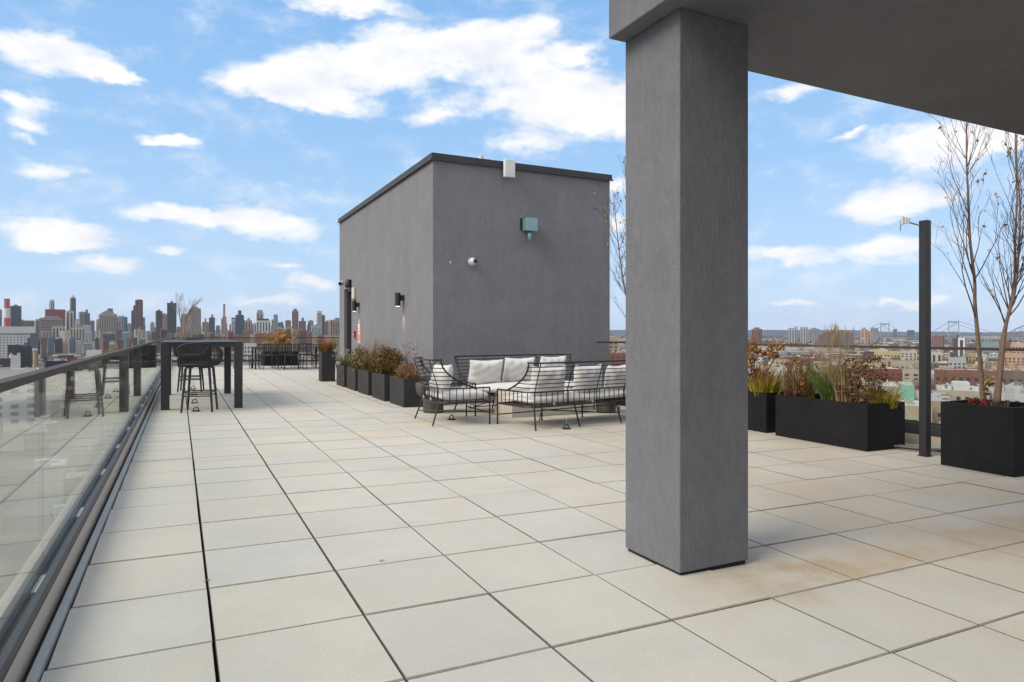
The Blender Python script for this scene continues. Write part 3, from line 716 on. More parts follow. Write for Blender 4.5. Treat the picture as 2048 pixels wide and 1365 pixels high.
# ---- wire lounge furniture
def wire_seat(kind, label, P, rz, W, D, nlegs, nback):
    t = thing(kind, label, 'sofa' if 'sofa' in kind else 'armchair', P, rz, 'black wire lounge seats')
    ZL, ZA, ZT, RC = .305, .50, .89, .17
    def upath(z, yend, lean=0., r=RC, wx=None):
        w = (wx or W)/2; pts = []
        y0_ = -lean
        pts.append(Vector((-w, yend, z)))
        if yend > r*.6+y0_: pts.append(Vector((-w, max(y0_+r, y0_+.001), z)))
        for k in range(1, 6):
            a = math.pi/2*k/6; pts.append(Vector((-w+r-r*math.cos(a), y0_+r-r*math.sin(a), z)))
        pts.append(Vector((-w+r, y0_, z)))
        n = max(2, int(W/.35))
        for k in range(1, n): pts.append(Vector((-w+r+(2*w-2*r)*k/n, y0_-.012*math.sin(math.pi*k/n), z)))
        pts.append(Vector((w-r, y0_, z)))
        for k in range(1, 6):
            a = math.pi/2*(6-k)/6; pts.append(Vector((w-r+r*math.cos(a), y0_+r-r*math.sin(a), z)))
        if yend > r*.6+y0_: pts.append(Vector((w, max(y0_+r, y0_+.001), z)))
        pts.append(Vector((w, yend, z)))
        return pts
    MB().tube(upath(ZA, D), .0115, 6).build('arm_rail', M['rod'], t)
    b = MB().tube(upath(ZL, D), .0115, 6); b.tube([(-W/2, D, ZL), (W/2, D, ZL)], .0115, 6); b.build('seat_frame', M['rod'], t)
    sl = MB()
    for k in range(1, 7): sl.tube([(-W/2, D*k/7, ZL), (W/2, D*k/7, ZL)], .006, 4)
    sl.build('seat_wires', M['rod'], t)
    # sides fall in a sweep from the top of the back to the arms
    def yend(tt): return .05+.46*(1-tt)**2.3-.03*tt
    def lean(tt): return .13*tt
    nb = 6
    for k in range(1, nb+1):
        tt = k/(nb+1); MB().tube(upath(ZA+(ZT-ZA)*tt, yend(tt), lean(tt)), .0065, 5).build('back_bar', M['rod'], t)
    top = upath(ZT, yend(1), lean(1))
    sw = [Vector((-W/2, yend(k/10), ZA+(ZT-ZA)*k/10)) for k in range(0, 10)]
    sw2 = [Vector((W/2, p.y, p.z)) for p in reversed(sw)]
    MB().tube(sw+top+sw2, .0125, 6).build('back_frame', M['rod'], t, True)
    for k in range(nback):                              # uprights of the back
        x = -W/2+RC*.55+(W-RC*1.1)*k/(nback-1) if nback > 1 else 0
        pts = [Vector((x, .012 if k in (0, nback-1) else -.004, ZL))]+[Vector((x, (.012 if k in (0, nback-1) else -.006)-lean(tt)+(.0), ZA+(ZT-ZA)*tt)) for tt in (0, .33, .66, 1)]
        MB().tube(pts, .0075, 5).build('back_upright', M['rod'], t)
    # spindles between seat frame and arm rail
    u = upath(0, D); L_ = [0]
    for a, c in zip(u[:-1], u[1:]): L_.append(L_[-1]+(c-a).length)
    ns = int(L_[-1]/.094); me = MB().tube([(0, 0, ZL), (0, 0, ZA)], .0062, 5, False).mesh('spindle', M['rod'])
    for k in range(1, ns):
        s_ = L_[-1]*k/ns; i = max(j for j in range(len(L_)) if L_[j] <= s_); f = (s_-L_[i])/(L_[i+1]-L_[i]) if i+1 < len(L_) else 0
        obj('spindle', me, t, u[i].lerp(u[i+1], f))
    xs = [-W/2+W*k/(nlegs-1) for k in range(nlegs)]
    zg = lambda x, y: zf(P.x+x*math.cos(rz)-y*math.sin(rz), P.y+x*math.sin(rz)+y*math.cos(rz))-P.z
    for i, x in enumerate(xs):
        e = i in (0, nlegs-1); s = -1 if i == 0 else 1
        xb = x+(.09*-s if e else 0)
        MB().tube([(xb, .02, ZL), (xb+(s*.055 if e else .01), -.085, zg(xb, -.085))], .0115, 6).build('leg', M['rod'], t)
        MB().tube([(x, D, ZA if e else ZL), (x, D, zg(x, D))], .0115, 6).build('leg', M['rod'], t)
        MB().lathe([(.018, zg(x, D)), (.015, zg(x, D)+.012)], (x, D, 0), 8).build('foot', M['rod'], t)
    for i in range(nlegs-1):
        a, c = xs[i], xs[i+1]
        MB().tube([(a, D, .15), (c, D, .15)], .0085, 5).build('stretcher', M['rod'], t)
        MB().tube([(a+(.12 if i == 0 else 0), -.045, .135), (c, D, .16)] if i % 2 == 0 else [(a, D, .16), (c, -.045, .135)], .0085, 5).build('stretcher', M['rod'], t)
    return t
def soft_box(name, sx, sy, sz, mat_, parent=None, puff=.035, seed=0):
    n, m = 16, 10; rr = random.Random(seed); V = []; Fc = []
    def pt(i, j, top):
        u, v = -1+2*i/n, -1+2*j/m
        e = (1-abs(u)**8)*(1-abs(v)**8)
        z = (sz/2+puff*(1-u*u)*(1-v*v)-.02*(1-e)) * (1 if top else -.72)
        q = .012*math.sin(5*u+seed)*math.sin(4*v+2*seed)
        return (u*sx/2*(1-.01*(1-e)), v*sy/2*(1-.01*(1-e)), z+(q if top else 0))
    for top in (1, 0):
        for i in range(n+1):
            for j in range(m+1): V.append(pt(i, j, top))
    K = (n+1)*(m+1); ix = lambda i, j, t_: (0 if t_ else K)+i*(m+1)+j
    for i in range(n):
        for j in range(m):
            Fc.append((ix(i, j, 1), ix(i+1, j, 1), ix(i+1, j+1, 1), ix(i, j+1, 1))); Fc.append((ix(i, j+1, 0), ix(i+1, j+1, 0), ix(i+1, j, 0), ix(i, j, 0)))
    for i in range(n): Fc.append((ix(i, 0, 0), ix(i+1, 0, 0), ix(i+1, 0, 1), ix(i, 0, 1))); Fc.append((ix(i+1, m, 0), ix(i, m, 0), ix(i, m, 1), ix(i+1, m, 1)))
    for j in range(m): Fc.append((ix(0, j+1, 0), ix(0, j, 0), ix(0, j, 1), ix(0, j+1, 1))); Fc.append((ix(n, j, 0), ix(n, j+1, 0), ix(n, j+1, 1), ix(n, j, 1)))
    me = bpy.data.meshes.new(name); me.from_pydata(V, [], Fc); me.materials.append(mat_)
    me.polygons.foreach_set('use_smooth', [True]*len(Fc)); me.update()
    o = obj(name, me, parent); m_ = o.modifiers.new('s', 'SUBSURF'); m_.levels = 1; m_.render_levels = 1
    return o
def pillow(label, P, rx, rz, w=.56, h=.5, th=.19, seed=1, group='pale lounge pillows'):
    n = 14; V = []; Fc = []
    rr = random.Random(seed); ph = [rr.uniform(0, 6) for _ in range(6)]
    for top in (1, -1):
        for i in range(n+1):
            for j in range(n+1):
                u, v = -1+2*i/n, -1+2*j/n
                pin = 1-.075*(1-v*v)*abs(u)**2; pin2 = 1-.085*(1-u*u)*abs(v)**2
                z = th/2*((1-u**4)*(1-v**4))**.62
                wr = .009*math.sin(6*u+ph[0]+3*v)*math.sin(7*v+ph[1])+.006*math.sin(13*math.hypot(u-.9, v-.9)+ph[2])+.006*math.sin(12*math.hypot(u+.9, v-.9)+ph[3])
                sag = -.03*max(0, v)*(1-u*u)*h
                V.append((u*w/2*pin, v*h/2*pin2+sag, top*(z+wr*min(1, z/.05))))
    K = (n+1)**2
    for i in range(n):
        for j in range(n):
            a = i*(n+1)+j; Fc.append((a, a+n+1, a+n+2, a+1)); Fc.append((K+a+1, K+a+n+2, K+a+n+1, K+a))
    me = bpy.data.meshes.new('pillow'); me.from_pydata(V, [], Fc); me.materials.append(M['cushion'])
    bm = bmesh.new(); bm.from_mesh(me); bmesh.ops.remove_doubles(bm, verts=bm.verts, dist=.0008); bm.to_mesh(me); bm.free()
    me.polygons.foreach_set('use_smooth', [True]*len(me.polygons)); me.update()
    o = obj('pillow', me); m_ = o.modifiers.new('s', 'SUBSURF'); m_.levels = 1; m_.render_levels = 1
    o.matrix_world = Matrix.Translation(P) @ Matrix.Rotation(rz, 4, 'Z') @ Matrix.Rotation(rx, 4, 'X')
    return tag(o, label, 'pillow', group)
def place(t, x, y, z): return t.matrix_world @ Vector((x, y, z))
def ties(c, pts):
    for (x, y, z) in pts:
        b = MB(); b.tube([(x-.03, y, z+.01), (x, y-.012, z+.018), (x+.03, y-.004, z-.012)], .007, 5); b.tube([(x, y-.012, z+.018), (x-.012, y-.014, z-.05)], .006, 5); b.tube([(x, y-.012, z+.014), (x+.02, y-.016, z-.04)], .006, 5)
        b.build('tie', M['cushion'], c, True)

# front sofa, its back towards the camera
fz = zf(5, 8)
P = Vector((5.27, 7.95, fz)); rz = rad(9.4)
fs = wire_seat('wire_sofa', 'black wire sofa in front, seen from behind, left of the pillar', P, rz, 2.36, .74, 4, 5)
bpy.context.view_layer.update()
c = soft_box('seat_cushion', 2.28, .70, .10, M['cushion'], None, .03, 1); c.location = place(fs, 0, .385, .375); c.rotation_euler.z = rz
tag(c, 'long pale canvas seat cushion tied onto the front sofa', 'cushion', 'lounge seat cushions'); ties(c, [(-.75, -.352, -.05), (-.05, -.352, -.05), (.65, -.352, -.05)])
pillow('pale square pillow at the left end of the front sofa', place(fs, -.72, .19, .62), rad(98), rz+rad(-4), .60, .47, .2, 3)
pillow('pale square pillow in the middle of the front sofa', place(fs, .02, .20, .62), rad(96), rz+rad(5), .58, .46, .2, 4)
pillow('pale pillow on the front sofa, cut off by the pillar', place(fs, .62, .24, .60), rad(100), rz+rad(12), .52, .46, .2, 5)
# back sofa against the bulkhead wall
P = Vector((5.12, 10.22, zf(5.1, 10.2))); rz = rad(183.5)
bs = wire_seat('wire_sofa', 'black wire sofa standing against the grey bulkhead wall', P, rz, 2.24, .74, 4, 5)
bpy.context.view_layer.update()
c = soft_box('seat_cushion', 2.16, .70, .11, M['cushion'], None, .035, 2); c.location = place(bs, 0, .385, .38); c.rotation_euler.z = rz
tag(c, 'long white seat cushion on the sofa by the wall', 'cushion', 'lounge seat cushions')
pillow('white pillow leaning at the left end of the wall sofa', place(bs, .68, .23, .64), rad(72), rz+rad(-6), .62, .46, .2, 6)
pillow('white pillow in the middle of the wall sofa', place(bs, .06, .23, .66), rad(72), rz+rad(-6), .58, .47, .2, 7)
pillow('white pillow at the right end of the wall sofa, above the front sofa', place(bs, -.62, .2, .665), rad(74), rz+rad(3), .56, .48, .2, 8)
# armchair facing right
P = Vector((3.16, 8.99, zf(3.4, 9))); rz = rad(-92)
ac = wire_seat('wire_armchair', 'black wire armchair with pale cushions beside the low planters', P, rz, .92, .73, 2, 3)
bpy.context.view_layer.update()
c = soft_box('seat_cushion', .85, .69, .115, M['cushion'], None, .03, 3); c.location = place(ac, 0, .40, .38); c.rotation_euler.z = rz
tag(c, 'square pale seat cushion tied onto the wire armchair', 'cushion', 'lounge seat cushions'); ties(c, [(-.33, -.37, -.05), (.33, -.37, -.04), (.0, -.372, -.05)])
pillow('pale pillow slumped against the back of the wire armchair', place(ac, .02, .17, .61), rad(76), rz+rad(4), .56, .46, .2, 9)

# ---- coffee table and side tables
P = Vector((4.47, 9.0, zf(5, 9)))
t = thing('coffee_table', 'low cream travertine block table between the two sofas', 'coffee table', P, rad(5))
bevel(MB().box(0, 1.3, 0, .55, .31, .37).build('tabletop', M['travertine'], t), .006)
bevel(MB().box(.0, .62, .012, .538, 0, .3095).build('block', M['travertine'], t), .006); bevel(MB().box(.625, 1.3, .012, .538, 0, .3095).build('block', M['travertine'], t), .006)
def side_table(P, label):
    t = thing('side_table', label, 'side table', P, 0, 'dark cast side tables')
    MB().lathe([(.06, .33), (.17, .24), (.225, .262), (.262, .32), (.275, .40), (.278, .465), (.27, .472), (.262, .465)], (0, 0, 0), 32).build('top', M['concrete_dark'], t, True)
    MB().lathe([(.155, 0), (.16, .02), (.165, .22), (.17, .255)], (0, 0, 0), 28).build('pedestal', M['concrete_dark'], t, True)
side_table(Vector((3.60, 10.05, zf(3.6, 10))), 'dark mushroom-shaped side table behind the wire armchair')
side_table(Vector((6.25, 9.15, zf(6.25, 9.2))), 'dark side table glimpsed under the front sofa beside the pillar')

# ---- dining group at the far parapet
P = Vector((3.22, 23.25, zf(3.2, 23.2)))
dt = thing('dining_table', 'thin black dining table set by the far glass railing', 'dining table', P, rad(1))
MB().box(-1.05, 1.05, -.42, .42, .70, .725).build('tabletop', M['black'], dt)
for sx in (-1, 1):
    for sy in (-1, 1): MB().box(sx*1.02-.025, sx*1.02+.025, sy*.39-.025, sy*.39+.025, 0, .70).build('leg', M['black'], dt)
def chair(P, rz, label):
    t = thing('dining_chair', label, 'chair', P, rz, 'black dining chairs at the far table')
    for sx in (-1, 1):
        MB().tube([(sx*.19, .2, .44), (sx*.22, .24, 0)], .014, 5).build('leg', M['black'], t); MB().tube([(sx*.19, -.19, .44), (sx*.22, -.26, 0)], .014, 5).build('leg', M['black'], t)
        MB().tube([(sx*.2, -.19, .44), (sx*.215, -.27, .80)], .013, 5).build('back_post', M['black'], t)
    MB().box(-.22, .22, -.2, .22, .435, .46).build('seat', M['black'], t)
    b = MB()
    for k in range(7):
        x = -.19+.38*k/6; b.tube([(x, -.205, .50), (x, -.275, .79)], .011, 4)
    b.tube([(-.22, -.272, .80), (.22, -.272, .80)], .014, 5); b.build('backrest', M['black'], t)
    return t
c0 = chair(Vector((1.86, 23.2, P.z)), rad(-88), 'black dining chair at the left end of the far table')
for k, (dx, dy, r, lb) in enumerate(((-.62, -.62, 4, 'black dining chair on the near side of the far table, left one'), (.05, -.66, -6, 'black dining chair on the near side of the far table, middle one'), (.68, -.6, 5, 'black dining chair on the near side of the far table, right one'),
        (-.6, .62, 178, 'black dining chair behind the far table, left one by the railing'), (.08, .6, 184, 'black dining chair behind the far table, middle one by the railing'), (.72, .62, 176, 'black dining chair behind the far table, right one by the railing'), (1.32, .02, 90, 'black dining chair at the right end of the far table'))):
    dup_tree(c0, P+Vector((dx, dy, 0)), rad(r), lb)

# ================================================================== PLANTS
def leafmat(name, ramp, rough=.7):
    m = mat(name, ramp[0], rough, ramp=ramp); b = m.node_tree.nodes['Principled BSDF']; b.inputs['Specular IOR Level'].default_value = .3
    return m
G = {
 'green': leafmat('green_blades', [(.035, .075, .012), (.06, .12, .022), (.10, .16, .035), (.17, .17, .06)]),
 'lime': leafmat('lime_blades', [(.13, .17, .015), (.24, .23, .02), (.32, .26, .025), (.34, .20, .02)]),
 'rust': leafmat('rust_blades', [(.20, .09, .02), (.28, .12, .03), (.16, .06, .02), (.30, .17, .04)]),
 'tan': leafmat('tan_blades', [(.28, .19, .09), (.36, .26, .13), (.22, .14, .07), (.40, .31, .18)]),
 'brown': leafmat('brown_stems', [(.09, .045, .025), (.14, .07, .035), (.06, .03, .02), (.20, .11, .06)]),
 'olive': leafmat('olive_leaves', [(.07, .07, .015), (.12, .10, .02), (.16, .09, .02), (.05, .06, .015)]),
 'burg': leafmat('burgundy_leaves', [(.17, .05, .02), (.10, .09, .02), (.22, .09, .022), (.06, .075, .018), (.24, .13, .03)]),
 'hyd': leafmat('dried_hydrangea', [(.20, .075, .018), (.30, .13, .03), (.36, .18, .06), (.15, .055, .015)]),
 'gold': leafmat('golden_hydrangea', [(.42, .22, .05), (.50, .30, .09), (.36, .16, .035), (.52, .36, .15)]),
 'red': leafmat('red_leaves', [(.24, .018, .016), (.12, .012, .012), (.32, .04, .025), (.07, .015, .012)]),
 'pale': leafmat('pale_flowers', [(.45, .43, .28), (.35, .38, .2), (.55, .5, .4)]),
}
def blades(mb, n, base, r, hmin, hmax, spread, droop, w, rr, lean=(0, 0), seg=4):
    for _ in range(n):
        a = rr.uniform(0, 2*math.pi); q = r*math.sqrt(rr.random()); b0 = Vector((base[0]+q*math.cos(a), base[1]+q*math.sin(a), base[2]))
        a2 = a+rr.gauss(0, .7); h = rr.uniform(hmin, hmax); sp = spread*rr.uniform(.15, 1)*h
        d = Vector((math.cos(a2)*sp+lean[0]*h, math.sin(a2)*sp+lean[1]*h, 0)); side = Vector((-math.sin(a2), math.cos(a2), 0))*w*rr.uniform(.6, 1.2)/2
        if rr.random() < .5: side = Vector((side.y, -side.x, 0))
        dr = droop*rr.uniform(.3, 1.2); prev = None; n0 = len(mb.v)
        for k in range(seg+1):
            tt = k/seg; p = b0+d*(tt**1.6)+Vector((0, 0, h*(tt-dr*tt**3)))
            ww = (1-tt**2.2)*.95+.05
            mb.v += [tuple(p-side*ww), tuple(p+side*ww)]
        for k in range(seg):
            i = n0+2*k; mb.f.append((i, i+1, i+3, i+2)); mb.m.append(mb.cur)
def puffs(mb, centers, r, n, size, rr, zs=1.):
    for c in centers:
        for _ in range(n):
            d = Vector((rr.gauss(0, 1), rr.gauss(0, 1), rr.gauss(0, 1))); d.normalize(); p = Vector(c)+Vector((d.x, d.y, d.z*zs))*r*(rr.random()**.33)
            leafquad(mb, p, d, size*rr.uniform(.6, 1.3), rr)
def leafquad(mb, p, nrm, s, rr):
    nn = (Vector(nrm)+Vector((rr.gauss(0, .6), rr.gauss(0, .6), rr.gauss(0, .6)))).normalized()
    a = nn.cross(Vector((rr.gauss(0, 1), rr.gauss(0, 1), rr.gauss(0, 1)))).normalized(); b = nn.cross(a)
    mb.quad(p-a*s*.5, p-b*s*.3, p+a*s*.5, p+b*s*.3)
def plant(name, label, cat, P, group=None): return thing(name, label, cat, P, 0, group)

# --- bulkhead row
rr = random.Random(11)
def zsoil(X, Y, h): return zf(X, Y)+h-.065
def wallplant(X, Y, name, label): return plant(name, label, 'plant', Vector((X, Y, zsoil(X, Y, .48))), 'autumn plants in the bulkhead planters')
t = wallplant(3.52, 15.55, 'flowering_grass', 'green grass clump with pale flecks in the farthest low planter')
b = MB(); blades(b, 260, (0, 0, 0), .17, .15, .40, .75, .25, .012, rr); b.build('blades', G['green'], t)
b = MB(); blades(b, 40, (-.05, .05, 0), .12, .3, .55, .7, .15, .006, rr, (-.35, .2)); b.build('stems', G['tan'], t)
b = MB(); puffs(b, [(rr.uniform(-.35, .05), rr.uniform(-.25, .35), rr.uniform(.25, .45)) for _ in range(14)], .03, 8, .03, rr); b.build('flower_heads', G['pale'], t)
t = wallplant(3.55, 14.55, 'leafy_shrub', 'olive and rust leafy shrub in the second low planter')
b = MB(); puffs(b, [(rr.uniform(-.16, .16), rr.uniform(-.32, .32), rr.uniform(.06, .44)) for _ in range(40)], .12, 34, .042, rr); b.build('foliage', leafmat('olive_orange_leaves', [(.10, .11, .02), (.17, .14, .025), (.24, .12, .025), (.07, .09, .018)]), t)
t = wallplant(3.54, 13.6, 'ornamental_grass', 'tan ornamental grass leaning towards the corner in the middle planter')
b = MB(); blades(b, 230, (0, 0, 0), .13, .35, .85, .35, .12, .009, rr, (.12, -.45)); b.build('blades', G['tan'], t)
b = MB(); blades(b, 200, (0, .05, 0), .16, .2, .5, .6, .25, .010, rr, (0, -.15)); b.build('green_blades', G['olive'], t)
t = wallplant(3.56, 12.45, 'round_shrub', 'round burgundy and green shrub standing above the fourth low planter')
cs = []
for _ in range(75):
    d = Vector((rr.gauss(0, 1), rr.gauss(0, 1), rr.gauss(0, 1))).normalized()*(rr.random()**.4)
    cs.append((d.x*.25, d.y*.40, .31+d.z*.30))
b = MB(); puffs(b, cs, .085, 60, .036, rr); b.build('foliage', G['burg'], t)
b = MB()
for _ in range(9): b.tube([(rr.uniform(-.05, .05), rr.uniform(-.05, .05), 0), (rr.uniform(-.2, .2), rr.uniform(-.3, .3), rr.uniform(.3, .55))], .008, 4)
b.build('stems', M['twig'], t)
t = wallplant(3.57, 11.25, 'dried_perennial', 'dry brown perennials with thin seed stalks in the nearest wall planter')
b = MB(); puffs(b, [(rr.uniform(-.16, .16), rr.uniform(-.36, .36), rr.uniform(.02, .28)) for _ in range(40)], .08, 18, .035, rr); blades(b, 90, (0, 0, 0), .2, .15, .4, .6, .2, .007, rr); b.build('foliage', G['rust'], t)
b = MB(); blades(b, 26, (.05, -.1, 0), .12, .4, .72, .25, .03, .006, rr); puffs(b, [(rr.uniform(-.1, .2), rr.uniform(-.3, .1), rr.uniform(.4, .68)) for _ in range(22)], .02, 6, .02, rr); b.build('stalks', G['brown'], t)
P = Vector((3.355, 17.25, zf(3.35, 17.2)+.69))
t = plant('fountain_grass', 'fuzzy brown grass rising from the tall narrow planter', 'plant', P, 'autumn plants in the bulkhead planters')
b = MB(); blades(b, 330, (0, 0, 0), .11, .2, .5, .7, .25, .012, rr); b.build('blades', G['rust'], t)
P = Vector((3.26, 25.28, zf(3.2, 25.3)+.43))
t = plant('hydrangea', 'golden hydrangea heads massed behind the far dining table', 'plant', P)
for k in range(38):
    c = (rr.uniform(-.6, .55), rr.uniform(-.2, .18), rr.uniform(.30, .66) if k > 8 else rr.uniform(.55, .78))
    c = (c[0]*(1-.45*max(0, c[2]-.3)), c[1], c[2]); b = MB(); puffs(b, [c], .09, 70, .05, rr); b.build('flower_head', G['gold'], t)
b = MB(); blades(b, 60, (0, 0, 0), .4, .3, .6, .3, .05, .012, rr); b.build('stems', G['olive'], t)

# --- right-hand planters
def zs2(X, Y): return zf(X, Y)+.53-.065
GQ = 'autumn plants in the right planters'
t = plant('hydrangea', 'dried brown hydrangea heads on stems beside the pillar', 'plant', Vector((7.2, 6.9, zs2(7.2, 6.9))), GQ)
for (x, y, d, s) in ((1506, 686, 9.3, .1), (1498, 699, 9.2, .085), (1514, 702, 9.3, .08), (1498, 713, 9.1, .09), (1506, 719, 9.2, .09), (1500, 731, 9.1, .075), (1513, 742, 9.2, .07), (1541, 694, 9.15, .09), (1559, 696, 9.05, .085), (1543, 709, 9.15, .085), (1530, 706, 9.3, .06), (1553, 712, 9.2, .05), (1487, 705, 9.3, .09), (1480, 720, 9.2, .09)):
    c = px(x, y, d)-t.location; b = MB(); puffs(b, [c], s*.8, 95, .036, rr, .85)
    b.build('flower_head', G['hyd'], t); q = Vector((rr.uniform(-.12, .12), rr.uniform(-.2, .2), 0))
    MB().tube([q, (q*.4+c*.6)+Vector((0, 0, -.06)), c], .004, 4).build('stem', G['brown'], t)
b = MB(); puffs(b, [(rr.uniform(-.15, .15), rr.uniform(-.25, .25), rr.uniform(.1, .35)) for _ in range(14)], .06, 8, .06, rr); b.build('foliage', G['brown'], t)
t = plant('golden_grass', 'yellow-green grass clump turning orange in the planter beside the pillar', 'plant', Vector((7.12, 6.62, zs2(7.1, 6.6))), GQ)
b = MB(); blades(b, 380, (0, 0, 0), .20, .14, .42, .8, .3, .011, rr); b.build('blades', G['lime'], t)
b = MB(); blades(b, 160, (0, 0, .0), .13, .28, .54, .45, .1, .009, rr, (.05, -.15)); b.build('tips', G['rust'], t)
t = plant('dried_perennial', 'rust-brown seed stalks at the left end of the long planter', 'plant', Vector((7.15, 6.1, zs2(7.1, 6.1))), GQ)
b = MB(); blades(b, 210, (0, 0, 0), .18, .25, .62, .28, .04, .007, rr); b.build('stalks', G['brown'], t)
b = MB(); puffs(b, [(rr.uniform(-.16, .16), rr.uniform(-.16, .16), rr.uniform(.08, .56)) for _ in range(130)], .03, 10, .03, rr); b.build('seed_heads', G['rust'], t)
b = MB(); blades(b, 150, (.03, .0, 0), .16, .2, .5, .35, .1, .010, rr); b.build('blades', G['lime'], t)
t = plant('dark_perennial', 'low dark brown dead perennial in the front left of the long planter', 'plant', Vector((7.02, 6.02, zs2(7.0, 6.0))), GQ)
b = MB(); blades(b, 110, (0, 0, 0), .1, .08, .2, .9, .3, .014, rr); b.build('foliage', leafmat('dark_dead_leaves', [(.05, .02, .018), (.08, .03, .025), (.035, .02, .015)]), t)
t = plant('feather_grass', 'tall green feather grass with tan plumes in the long planter', 'plant', Vector((7.2, 5.62, zs2(7.2, 5.62))), GQ)
b = MB(); blades(b, 620, (0, 0, 0), .15, .25, .60, .85, .2, .008, rr); b.build('blades', G['green'], t)
b = MB(); blades(b, 170, (0, 0, 0), .12, .6, .95, .24, .02, .006, rr)
for k in range(50):
    a = rr.uniform(0, 6.28); q = rr.uniform(0, .2); c = Vector((q*math.cos(a), q*math.sin(a), rr.uniform(.66, .9)))
    blades(b, 5, c, .006, .08, .16, .25, .1, .004, rr)
b.build('plumes', G['tan'], t)
t = plant('tan_grass', 'bleached tan grass clump beside the green feather grass', 'plant', Vector((7.13, 5.42, zs2(7.1, 5.4))), GQ)
b = MB(); blades(b, 170, (0, 0, 0), .11, .2, .55, .3, .08, .009, rr); b.build('blades', G['tan'], t)
t = plant('dried_perennial', 'dark red-brown dried perennial with curled leaves right of the feather grass', 'plant', Vector((7.2, 5.22, zs2(7.2, 5.2))), GQ)
b = MB(); blades(b, 110, (0, 0, 0), .18, .3, .74, .4, .04, .006, rr); b.build('stalks', G['brown'], t)
b = MB(); puffs(b, [(rr.uniform(-.22, .2), rr.uniform(-.2, .2), rr.uniform(.04, .58)) for _ in range(190)], .03, 8, .038, rr); b.build('leaves', leafmat('curled_leaves', [(.13, .06, .03), (.20, .10, .05), (.08, .035, .025), (.24, .15, .07), (.12, .11, .03)]), t)
t = plant('arching_grass', 'arching green-gold grass spilling over the right end of the long planter', 'plant', Vector((7.32, 5.08, zs2(7.3, 5.08))), GQ)
b = MB(); blades(b, 240, (0, 0, 0), .14, .15, .40, .9, .4, .010, rr); b.build('blades', G['lime'], t)
b = MB(); blades(b, 22, (.0, -.06, .06), .07, .2, .3, 1.1, 2.0, .010, rr, (.25, -.55), 7); b.build('trailing_blades', G['lime'], t)
b = MB(); blades(b, 22, (0, 0, 0), .1, .35, .6, .4, .03, .004, rr); b.build('stalks', G['brown'], t)
# planter of the birches: red leaves, yellow sprig, tufts
zt = zf(7.2, 3.85)+.645-.065
t = plant('red_perennial', 'small scarlet-leaved plant at the foot of the birches', 'plant', Vector(px(1955, 799, 6.62)), GQ); t.location.z = zt
b = MB(); puffs(b, [(rr.uniform(-.09, .09), rr.uniform(-.08, .08), rr.uniform(.0, .09)) for _ in range(22)], .03, 10, .03, rr); b.build('foliage', G['red'], t)
t = plant('yellow_sprig', 'thin sprig with a few yellow leaves between the birch stems', 'plant', Vector(px(1968, 800, 6.9)), GQ); t.location.z = zt
MB().tube([(0, 0, 0), (.01, -.02, .16), (.06, -.03, .26)], .004, 4).build('stem', G['brown'], t)
b = MB(); puffs(b, [(.02, -.01, .16), (.05, -.03, .25), (.07, -.03, .22), (.0, 0, .2), (.04, -.03, .30)], .035, 3, .085, rr); b.build('leaves', leafmat('yellow_leaves', [(.38, .28, .02), (.30, .30, .04), (.45, .25, .03)]), t)
t = plant('grass_tuft', 'small dry grass tuft at the right birch foot', 'plant', Vector(px(1996, 804, 6.75)), GQ); t.location.z = zt
b = MB(); blades(b, 70, (0, 0, 0), .09, .05, .14, .8, .3, .006, rr); b.build('blades', G['tan'], t)
t = plant('red_perennial', 'bright red leaves glimpsed left of the pillar above the sofa', 'plant', Vector(px(1240, 742, 11.1)), None)
b = MB(); puffs(b, [(rr.uniform(-.12, .12), rr.uniform(-.12, .12), rr.uniform(-.2, .06)) for _ in range(16)], .05, 9, .06, rr); b.build('foliage', G['red'], t)
MB().tube([(0, 0, -.14), (.0, .0, -.55)], .01, 5).build('stem', G['brown'], t)

# --- birches and bare trees
def spline(pts, n):
    out = []
    for i in range(len(pts)-1):
        p0, p1, p2, p3 = pts[max(i-1, 0)], pts[i], pts[i+1], pts[min(i+2, len(pts)-1)]
        for k in range(n):
            t_ = k/n; out.append(.5*((2*p1)+(p2-p0)*t_+(2*p0-5*p1+4*p2-p3)*t_*t_+(3*p1-p0-3*p2+p3)*t_**3))
    out.append(pts[-1]); return out
def tree(name, label, cat, stems, r0, nbr, blen, leaves, rr, group, bark, twig, start=.25, up=1.1, lsize=.05):
    base = stems[0][0]; t = thing(name, label, cat, base, 0, group); br = MB(); tips = []
    for pts in stems:
        sp = spline([Vector(p)-base for p in pts], 5); N_ = len(sp)
        rads = [r0*(1-.86*(k/(N_-1))**.8) for k in range(N_)]
        MB().tube(sp, rads, 8).build('trunk', bark, t, True)
        for _ in range(nbr):
            f = start+(1-start)*rr.random()**.85; i = min(int(f*(N_-1)), N_-2); p = sp[i]; ax = (sp[i+1]-sp[i]).normalized()
            a = rr.uniform(0, 6.283); out = Vector((math.cos(a), math.sin(a), 0)); ln = blen*(1.15-f*.75)*rr.uniform(.5, 1.1)
            grow(br, p, (out*.62+ax*up).normalized(), ln, max(rads[i]*.42, .0028), 0, rr, tips)
    br.build('branches', twig, t)
    lf = MB()
    for _ in range(leaves):
        p, d = rr.choice(tips); leafquad(lf, p+Vector((rr.gauss(0, .012), rr.gauss(0, .012), -.015)), Vector((rr.gauss(0, 1), rr.gauss(0, 1), .3)), lsize*rr.uniform(.6, 1.2), rr)
    if leaves: tag(lf.build('leaves', M['leaf_gold'], t), kind='stuff')
    return t
